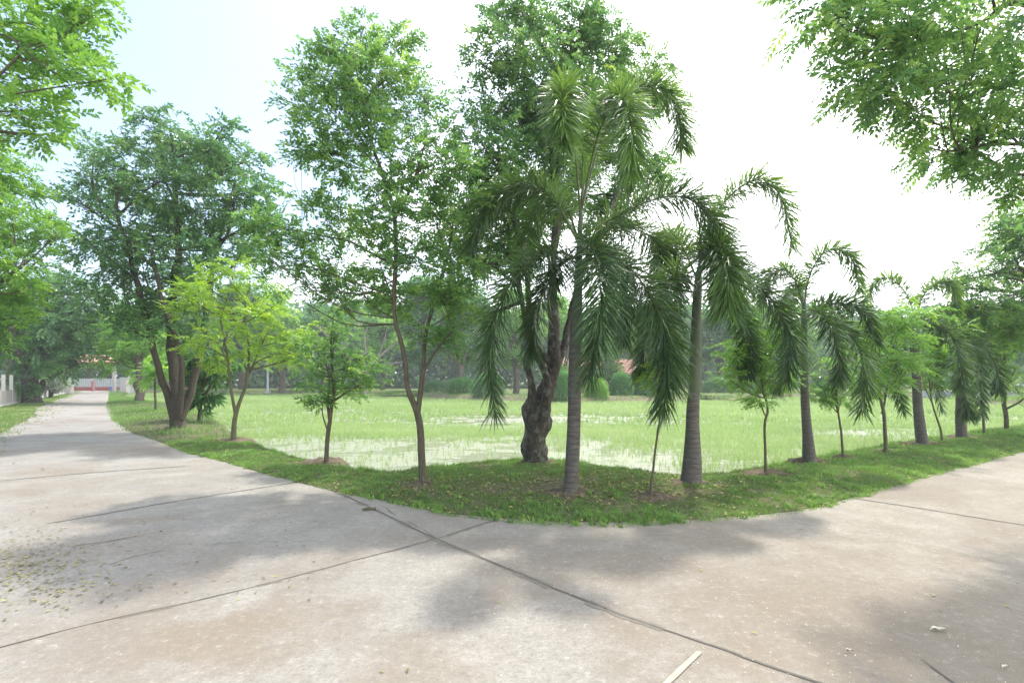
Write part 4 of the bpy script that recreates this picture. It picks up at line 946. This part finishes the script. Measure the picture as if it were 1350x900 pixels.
BG = [
 ('dark rounded tree beyond the pond, behind the foot of the multi stemmed tree', 222, 400, 66, 74, 'leaf_far', 101),
 ('tree beyond the pond seen between the forked stems of the lime green sapling', 318, 378, 80, 68, 'leaf_far', 102),
 ('bushy tree beyond the pond just right of the white post', 372, 384, 78, 64, 'leaf_far_fresh', 103),
 ('low round tree beyond the pond, behind the dark green sapling', 425, 404, 70, 70, 'leaf_far', 104),
 ('pale misty tree beyond the pond between the sapling crown and the slender tree', 504, 412, 70, 74, 'leaf_far_fresh', 105),
 ('tall tree beyond the pond directly behind the slender tree', 556, 372, 84, 62, 'leaf_far', 106),
 ('full tree beyond the pond between the slender tree and the hanging palm frond', 606, 372, 84, 56, 'leaf_far', 107),
 ('bright tree beyond the pond behind the trunk of the gnarled tree', 680, 385, 80, 60, 'leaf_far_fresh', 108),
 ('leafy tree beyond the pond framed between gnarled tree and tallest palm', 738, 392, 60, 62, 'leaf_far_fresh', 109),
 ('yellow green tree beyond the pond right of the tallest palm trunk, over the tiled roof', 806, 388, 76, 68, 'leaf_far_fresh', 110),
 ('dark tree beyond the pond behind the hanging fronds left of the swollen palm', 862, 398, 76, 66, 'leaf_far', 111),
 ('dense blue green tree beyond the pond just right of the swollen palm trunk', 950, 384, 78, 60, 'leaf_far', 112),
 ('tree beyond the pond behind the crooked sapling', 1012, 402, 66, 64, 'leaf_far', 113),
 ('tree beyond the pond behind the third palm trunk', 1062, 412, 62, 68, 'leaf_far_fresh', 114),
 ('tree beyond the pond right of the third palm, behind the leaning thin sapling', 1112, 428, 62, 66, 'leaf_far', 115),
 ('low hazy tree beyond the pond behind the lime layered sapling', 1160, 436, 60, 70, 'leaf_far', 116),
 ('tree beyond the pond directly behind the fourth palm', 1218, 428, 64, 66, 'leaf_far', 117),
 ('small tree beyond the pond behind the fifth palm', 1268, 436, 56, 58, 'leaf_far_fresh', 118),
 ('tree beyond the field at the right edge, left of the last young tree', 1308, 420, 60, 56, 'leaf_far', 119),
 ('tree beyond the field at the extreme right edge of the view', 1362, 410, 80, 52, 'leaf_far', 120),
]
for lb, px, top, w, Y, lf, sd in BG:
    bg_tree(lb, px, top, w, Y, lf, sd, BGT.get(px, .28), dens=.95, size=1.0)
bg_tree('thin pale stemmed tree on the far bank left of the white post', 300, 440, 26, 66, 'leaf_far', 131, .5, bark='bark_pale', lean=-10)
# wide spreading rain tree with bare pale limbs
make_tree('tree', 'wide spreading tree with bare fanning branches beyond the pond', 'tree', (478, 519),
    [[(478, 520, 0, 4.5), (478, 505, 0, 3.6), (474, 490, 0, 3), (455, 465, 0, 2), (430, 440, 0, 1.3), (410, 425, 0, .8)], [(477, 500, 0, 3), (482, 470, .5, 2), (480, 440, .5, 1.3), (470, 415, 1, .8)],
     [(477, 498, 0, 3), (500, 470, 0, 1.9), (530, 448, 0, 1.2), (550, 440, 0, .7)], [(476, 490, 0, 2), (500, 482, 0, 1.4), (540, 476, 0, .9)], [(476, 488, 0, 1.6), (458, 480, 0, 1.2), (430, 474, 0, .8)], [(490, 482, 0, 1.6), (505, 455, 0, 1.2), (512, 425, 0, .8)],
     [(462, 474, 0, 1.2), (450, 450, 1, .9), (448, 428, 1, .6)]],
    [(410, 422, 14, 0), (440, 412, 18, 1), (470, 404, 20, 2), (505, 410, 18, 0), (535, 425, 16, -1), (425, 470, 10, 0), (455, 420, 14, -2), (545, 470, 10, 0), (490, 425, 12, 3)],
    'leaf_far', 'clump', .8, .55, 'bark_pale', 'trees beyond the pond', .35, seed=132, limb=1.2)
# left distance, behind the gate
for lb, px, top, w, Y, lf, sd in [
 ('bright green tree behind the entrance gate roof', 118, 428, 52, 90, 'leaf_far_fresh', 141),
 ('dark tree behind the left gate column', 82, 420, 46, 84, 'leaf_far', 142),
 ('tree behind the white fence just right of the gate', 178, 425, 50, 92, 'leaf_far_fresh', 143),
 ('tree behind the white fence and the straight trunk tree', 205, 440, 46, 88, 'leaf_far', 144),
 ('tree behind the boundary wall at the left edge', 12, 395, 80, 58, 'leaf_far', 145),
 ('distant tree between the gate columns, low over the fence', 146, 452, 34, 96, 'leaf_far', 146)]:
    bg_tree(lb, px, top, w, Y, lf, sd, group='trees behind the gate and boundary wall', size=1.1)

# clipped bushes on the far bank
def round_bush(label, px, py, w, h, seed, leaf='leaf_hedge', Y=None):
    r = np.random.default_rng(seed); B = G(px, py); Y = B[1]; s = Y / F
    root = empty('bush', B, label, 'bush', 'clipped bushes on the far bank')
    n = int(1100 * w * h / 900) ; d = nrm(r.normal(0, 1, (n, 3))); d[:, 2] = np.abs(d[:, 2]) * 1.0
    d = np.sign(d) * np.abs(d) ** .8; rad = r.uniform(.84, 1.0, n)[:, None]
    pos = d * rad * np.array([w / 2 * s, w / 2 * s, h * s * .96]); 
    V, t = scatter_sprays('clump', pos, d + r.normal(0, .4, d.shape), .26, r)
    mesh_obj('crown', V, quads(len(V)), leaf, root, t)
    st = MB()
    for k_ in range(4): st.tube([[0, 0, -.05], [r.normal(0, .25), r.normal(0, .25), h * s * .4], [r.normal(0, .5), r.normal(0, .5), h * s * .8]], [.07, .05, .02], 6)
    st.build('trunk', 'bark_brown', root, True)
round_bush('tall clipped round bush on the far bank below the tiled roof', 819, 525, 30, 36, 1)
round_bush('clipped bush right of the tallest clipped round bush', 850, 525, 28, 30, 2)
round_bush('dark low clipped bush farthest right of the three under the roof', 880, 524, 30, 28, 3, 'leaf_far')
round_bush('yellow green loose bush left of the clipped round bush on the bank', 786, 526, 30, 28, 4, 'leaf_far_fresh')
round_bush('dark bush on the far bank seen left of the gnarled trunk', 645, 524, 40, 34, 5, 'leaf_far')
round_bush('bush on the far bank behind the hanging frond', 610, 522, 38, 26, 6, 'leaf_hedge')
round_bush('green bush on the far bank between gnarled trunk and tallest palm', 740, 527, 34, 40, 7, 'leaf_hedge')
round_bush('dark bush on the far bank right of the swollen palm trunk', 948, 521, 42, 26, 8, 'leaf_far')
round_bush('dark hedge like bush behind the crooked sapling stem', 995, 521, 44, 20, 9, 'leaf_far')
round_bush('low bush on the far bank right of the slender forked tree', 575, 520, 34, 18, 10, 'leaf_far')
round_bush('small bush under the third palm across the field', 1085, 521, 34, 18, 11, 'leaf_hedge')

# far wood reading as one mass
r = np.random.default_rng(77); n = 15000
ang = r.uniform(-56, 56, n); R_ = r.uniform(98, 135, n); x = np.tan(np.radians(ang)) * R_; 
topz = 12.5 + 5 * fnoise(x + 300, R_ * 0 + 3, 14); z = topz * r.random(n) ** .7
V, t = scatter_sprays('clump', np.column_stack([x, R_, z]), r.normal(0, 1, (n, 3)), 3.0, r)
tag(mesh_obj('woodland', V, quads(len(V)), 'leaf_far', None, t), 'distant hazy woodland closing the view behind all the trees', 'woodland', kind='stuff')

# ------------------------------------------------------------------ house beyond the pond
def house():
    B = P(800, 521, 78); B[2] = 0
    root = empty('house', B, 'low house with faded red tiled roof among the trees beyond the pond', 'house')
    w, d, h = 15, 8, 2.35
    b = MB(); b.box((0, 0, h / 2 - .03), (w, d, h)); b.build('wall', 'cream_wall', root)
    rf = MB(); e = .9; z0 = h; z1 = h + 2.2
    V = [[-w / 2 - e, -d / 2 - e, z0], [w / 2 + e, -d / 2 - e, z0], [w / 2 + e, d / 2 + e, z0], [-w / 2 - e, d / 2 + e, z0], [-w / 2 + 3.4, 0, z1], [w / 2 - 3.4, 0, z1]]
    rf.add(V, [[0, 1, 5, 4], [2, 3, 4, 5]], [[1, 2, 5], [3, 0, 4]]); rf.add(V[:4], [[3, 2, 1, 0]])
    for k_ in range(7):          # tile courses
        t = (k_ + .5) / 7; y = -(d / 2 + e) * (1 - t); z = z0 + (z1 - z0) * t + .03; hw = (w / 2 + e) * (1 - t) + (w / 2 - 3.4) * t
        rf.box((0, y - .02, z), (hw * 2 - .3, .09, .05))
    rf.build('roof', 'tile_far', root)
    fs = MB(); fs.box((0, -d / 2 - e - .03, z0 - .02), (w + 2 * e, .06, .16)); fs.build('fascia', 'white_paint', root)
    for x in (-5.2, -2, 3.0, 5.6):
        f_ = MB(); f_.box((x, -d / 2 - .03, 1.4), (1.4, .08, 1.1)); wf = f_.build('window', 'white_paint', root)
        g_ = MB(); g_.box((x, -d / 2 - .075, 1.4), (1.2, .02, .9)); g_.build('pane', 'dark_glass', wf)
    dd = MB(); dd.box((.6, -d / 2 - .03, 1.03), (1.0, .08, 2.1)); do = dd.build('door', 'wood_dark', root)
    hh = MB(); hh.box((.95, -d / 2 - .1, 1.0), (.04, .06, .16)); hh.build('handle', 'steel', do)
house()
def pavilion():
    B = P(742, 521, 66); B[2] = 0
    root = empty('pavilion', B, 'small open pavilion with brown roof edge, seen between gnarled tree and tallest palm', 'pavilion')
    for sx in (-1, 1):
        for sy in (-1, 1):
            p_ = MB(); p_.box((sx * 1.9, sy * 1.4, 1.55), (.18, .18, 3.1)); p_.build('post', 'wood_dark', root)
    rf = MB(); V = [[-2.6, -2.1, 3.1], [2.6, -2.1, 3.1], [2.6, 2.1, 3.1], [-2.6, 2.1, 3.1], [-.8, 0, 4.3], [.8, 0, 4.3]]
    rf.add(V, [[0, 1, 5, 4], [2, 3, 4, 5], [3, 2, 1, 0]], [[1, 2, 5], [3, 0, 4]]); rf.box((0, -2.13, 3.08), (5.2, .05, .2)); rf.build('roof', 'tile_far', root)
    bn = MB(); bn.box((0, .9, .45), (3.0, .5, .08)); bn.box((-1.3, .9, .2), (.1, .4, .42)); bn.box((1.3, .9, .2), (.1, .4, .42)); bn.build('bench', 'wood_dark', root)
pavilion()

# ------------------------------------------------------------------ entrance gate
def col_box(root, name, cx, cy, w, z0, z1, mat, rz=0):
    b = MB(); b.box((cx, cy, (z0 + z1) / 2), (w, w, z1 - z0), rz); return b.build(name, mat, root)
gl = G(90, 518); gr = G(165, 518)
def gate():
    B = (gl + gr) / 2; root = empty('entrance_gate', B, 'entrance gate with grey columns and faded tiled roof across the left road', 'gate')
    for g_, zt, redtop in ((gl, 3.35, 2.55), (gr, 1.75, None)):
        x, y = g_[0] - B[0], g_[1] - B[1]
        c = col_box(root, 'column', x, y, .72, -.03, redtop or zt, 'grey_render')
        col_box(c, 'plinth', x, y, .86, -.03, .25, 'grey_render')
        if redtop: col_box(c, 'capital', x, y, .78, redtop, zt, 'red_paint')
        else: col_box(c, 'cap', x, y, .84, zt, zt + .1, 'white_paint')
    # roof over the gateway, carried by the left column and a rear column
    rb = MB(); x0 = gl[0] - B[0] - .5; x1 = P(146, 480, gl[1])[0] - B[0]; 
    rb.box(((x0 + x1) / 2, 0, 3.47), (x1 - x0, 1.0, .24)); rb.build('beam', 'red_paint', root)
    rf = MB(); V = [[x0 - .3, -1.5, 3.6], [x1 + .3, -1.5, 3.6], [x1 + .3, 1.5, 3.6], [x0 - .3, 1.5, 3.6], [x0 + .5, 0, 4.45], [x1 - .5, 0, 4.45]]
    rf.add(V, [[0, 1, 5, 4], [2, 3, 4, 5], [3, 2, 1, 0]], [[1, 2, 5], [3, 0, 4]]); rf.build('roof', 'pink_tile', root)
    col_box(root, 'column', x1 - .2, .8, .3, -.03, 3.35, 'grey_render')
    # folded metal leaf beside the right column
    lf = MB(); lx = gr[0] - B[0] + .75
    for k_ in range(5): lf.box((lx + k_ * .09 - .1, .0, .85), (.05, .05, 1.7))
    for z in (.1, .85, 1.68): lf.box((lx + .08, 0, z), (.5, .04, .06))
    lf.build('gate_leaf', 'white_paint', root)
gate()
def picket_fence(label, x0, x1, y, name='fence', red=.55, top=1.75, gap=.32):
    c = np.array([(x0 + x1) / 2, y, 0]); root = empty(name, c, label, 'fence', 'white and red fences beyond the gate')
    L = x1 - x0; b = MB(); b.box((0, 0, red / 2 - .03), (L, .16, red)); b.build('base_wall', 'red_paint', root)
    pk = MB(); n = int(L / gap)
    for k_ in range(n + 1): pk.box((-L / 2 + k_ * gap, 0, (red + top) / 2 - .03), (gap * .72, .05, top - red))
    pk.box((0, .05, top - .25), (L, .05, .08)); pk.box((0, .05, red + .2), (L, .05, .08)); pk.build('picket_panel', 'white_paint', root)
    n = max(2, int(L / 3.2))
    for k_ in range(n + 1):
        p_ = MB(); p_.box((-L / 2 + k_ * L / n, 0, top / 2), (.22, .22, top + .12)); p_.build('post', 'concrete_block', root)
y_f = 76.0
picket_fence('white picket fence on a red base seen through the gate opening', P(88, 500, y_f)[0], P(162, 500, y_f)[0], y_f)
picket_fence('white picket fence on a red base right of the gate, behind the tree stems', gr[0] + 1.6, P(262, 500, 70)[0], 69.0)
# banner on the fence
bn = MB(); cB = P(241, 503, 68.6); bn.box((0, 0, 0), (1.0, .04, 1.0)); ob = bn.build('banner', 'white_paint'); ob.location = cB
tag(ob, 'small white banner hanging on the fence behind the multi stemmed tree', 'banner')
for z in (.25, -.3):
    st = MB(); st.box((0, -.025, z), (.8, .012, .12)); st.build('stripe', 'blue_paint', ob)
# little red guard post and blue bin beyond the gate
def bollard(label, px, Y, mat, h, w):
    c = P(px, 500, Y); c[2] = 0; root = empty('bollard', c, label, 'bollard')
    b = MB(); b.tube([[0, 0, -.03], [0, 0, h * .8]], [w, w * .9], 14); b.build('body', mat, root, True)
    k_ = MB(); k_.tube([[0, 0, h * .8], [0, 0, h * .9], [0, 0, h]], [w * 1.15, w * 1.1, w * .3], 14); k_.build('cap', mat, root, True)
bollard('red post standing in the gate opening before the picket fence', 122, 72, 'red_paint', 1.4, .14)
bollard('small blue post low beside the right gate column', 147, 68, 'blue_paint', .7, .2)

# ------------------------------------------------------------------ left boundary wall
w0 = G(0, 536)[:2]; w1 = G(86, 518.5)[:2]; dv = (w1 - w0); LW = np.linalg.norm(dv); dv = dv / LW; rz = math.atan2(dv[1], dv[0])
start = w0 - dv * 14; Lt = LW + 14
root = empty('boundary_wall', (start[0], start[1], 0), 'low whitish block wall with tall posts and wire along the left road', 'wall'); root.rotation_euler.z = rz
npan = int(Lt / 2.5)
for k_ in range(npan):
    b = MB(); b.box(((k_ + .5) * 2.5, 0, .45), (2.34, .12, .98)); 
    for z in (.2, .5, .8): b.box(((k_ + .5) * 2.5, -.0, z), (2.34, .126, .015))
    b.build('panel', 'concrete_block', root)
for k_ in range(npan + 1):
    b = MB(); b.box((k_ * 2.5, 0, .93), (.15, .17, 1.92)); b.build('post', 'grey_render', root)
for z in (1.15, 1.4, 1.65):
    b = MB(); b.tube([[0, .1, z], [npan * 2.5, .1, z]], [.012, .012], 5); b.build('wire', 'steel', root)
b = MB(); b.box((npan * 1.25, -.10, .08), (npan * 2.5, .06, .10)); b.build('drain_pipe', 'white_paint', root)

# ------------------------------------------------------------------ posts on the far bank
def post(label, px, top, Y, rad, mat='white_paint', name='post'):
    c = P(px, 500, Y); c[2] = 0; root = empty(name, c, label, 'post'); h = H + (HY - top) / F * Y
    b = MB(); b.tube([[0, 0, -.05], [0, 0, h]], [rad, rad * .8], 12); b.build('pole', mat, root, True)
    k_ = MB(); k_.box((0, 0, h + .04), (rad * 2.6, rad * 2.6, .1)); k_.build('cap', mat, root)
    f_ = MB(); f_.box((0, 0, .05), (rad * 4, rad * 4, .18)); f_.build('footing', 'grey_render', root)
post('tall white post on the far bank left of the dark green sapling', 353, 470, 64, .13)
# long white drain kerb across the right distance
k0 = P(1215, 500, 50); k1 = P(1420, 500, 42); dd_ = k1 - k0; L = np.linalg.norm(dd_[:2])
kb = MB(); kb.box((0, 0, .22), (L, .25, .5)); kb.box((0, 0, .49), (L + .1, .33, .06)); o = kb.build('kerb_wall', 'white_paint'); o.location = ((k0[0] + k1[0]) / 2, (k0[1] + k1[1]) / 2, 0); o.rotation_euler.z = math.atan2(dd_[1], dd_[0])
tag(o, 'long low white kerb wall across the field at the right', 'wall')

# ------------------------------------------------------------------ humid air
hm, hnt = new_mat('haze'); hk = N(hnt); hv = hk.n('ShaderNodeVolumePrincipled'); hv.inputs['Density'].default_value = HAZE
hv.inputs['Color'].default_value = (.93, .97, 1, 1); hv.inputs['Anisotropy'].default_value = .3
ho = hnt.nodes.new('ShaderNodeOutputMaterial'); hnt.links.new(hv.outputs[0], ho.inputs['Volume']); M['haze'] = hm
hb = MB(); hb.box((0, 600, 8.5), (1802, 1802, 20)); hz = hb.build('haze', 'haze'); tag(hz, 'pale humid air', kind='stuff')

# ================================================================== LIGHT, SKY, CAMERA
SUN_AZ = math.radians(22)      # east of the view direction
SUN_EL = math.radians(62)
w = bpy.data.worlds.new('World'); SC.world = w; w.use_nodes = True; nt = w.node_tree; nt.nodes.clear(); k = N(nt)
sky = k.n('ShaderNodeTexSky', sky_type='NISHITA'); sky.sun_disc = False; sky.sun_elevation = SUN_EL; sky.sun_rotation = SUN_AZ
sky.air_density = 1.0; sky.dust_density = 2.0; sky.ozone_density = 1.0
tc = k.n('ShaderNodeTexCoord').outputs['Generated']
cl = k.noise(k.scaled(tc, (1.3, 1.3, 3.2)), 1.7, 7, .55, .3)
sx = k.n('ShaderNodeSeparateXYZ'); k.l(tc, sx.inputs[0])
bias = k.math('ADD', cl, k.math('MULTIPLY', sx.outputs['X'], .42))
bias = k.math('SUBTRACT', bias, k.math('MULTIPLY', sx.outputs['Z'], .22))
mask = k.ramp(bias, [(.33, (.02, .02, .02)), (.58, (1, 1, 1))])
col = k.mix(mask, sky.outputs[0], (12.0, 12.2, 12.4))
bg = k.n('ShaderNodeBackground'); bg.inputs['Strength'].default_value = .15; k.l(col, bg.inputs['Color'])
wo = k.n('ShaderNodeOutputWorld'); k.l(bg.outputs[0], wo.inputs['Surface'])

sd = bpy.data.lights.new('sun', 'SUN'); sd.energy = 2.25; sd.angle = math.radians(2.6); sd.color = (1.0, .955, .88)
so = bpy.data.objects.new('sun', sd); COL.objects.link(so)
dirv = Vector((math.sin(SUN_AZ) * math.cos(SUN_EL), math.cos(SUN_AZ) * math.cos(SUN_EL), math.sin(SUN_EL)))
so.rotation_euler = dirv.to_track_quat('Z', 'Y').to_euler(); so.location = dirv * 50

cd = bpy.data.cameras.new('camera'); cam = bpy.data.objects.new('camera', cd); COL.objects.link(cam)
cd.sensor_width = 36; cd.lens = 36 * F / 1350; cd.shift_y = (HY - 450) / 1350; cd.clip_start = .05; cd.clip_end = 3000
cam.location = (0, 0, H); cam.rotation_euler = (math.radians(90), 0, 0); SC.camera = cam

vs = SC.view_settings; vs.view_transform = 'Standard'; vs.look = 'None'; vs.gamma = 1; vs.exposure = 1.10; vs.use_curve_mapping = False
SC.render.engine = 'CYCLES'; cy = SC.cycles
cy.max_bounces = 7; cy.diffuse_bounces = 4; cy.glossy_bounces = 2; cy.transmission_bounces = 4; cy.transparent_max_bounces = 4; cy.volume_bounces = 0
cy.caustics_reflective = False; cy.caustics_refractive = False; cy.sample_clamp_indirect = 6
cy.use_denoising = True
print('verts', sum(len(m.vertices) for m in bpy.data.meshes), 'objects', len(bpy.data.objects))
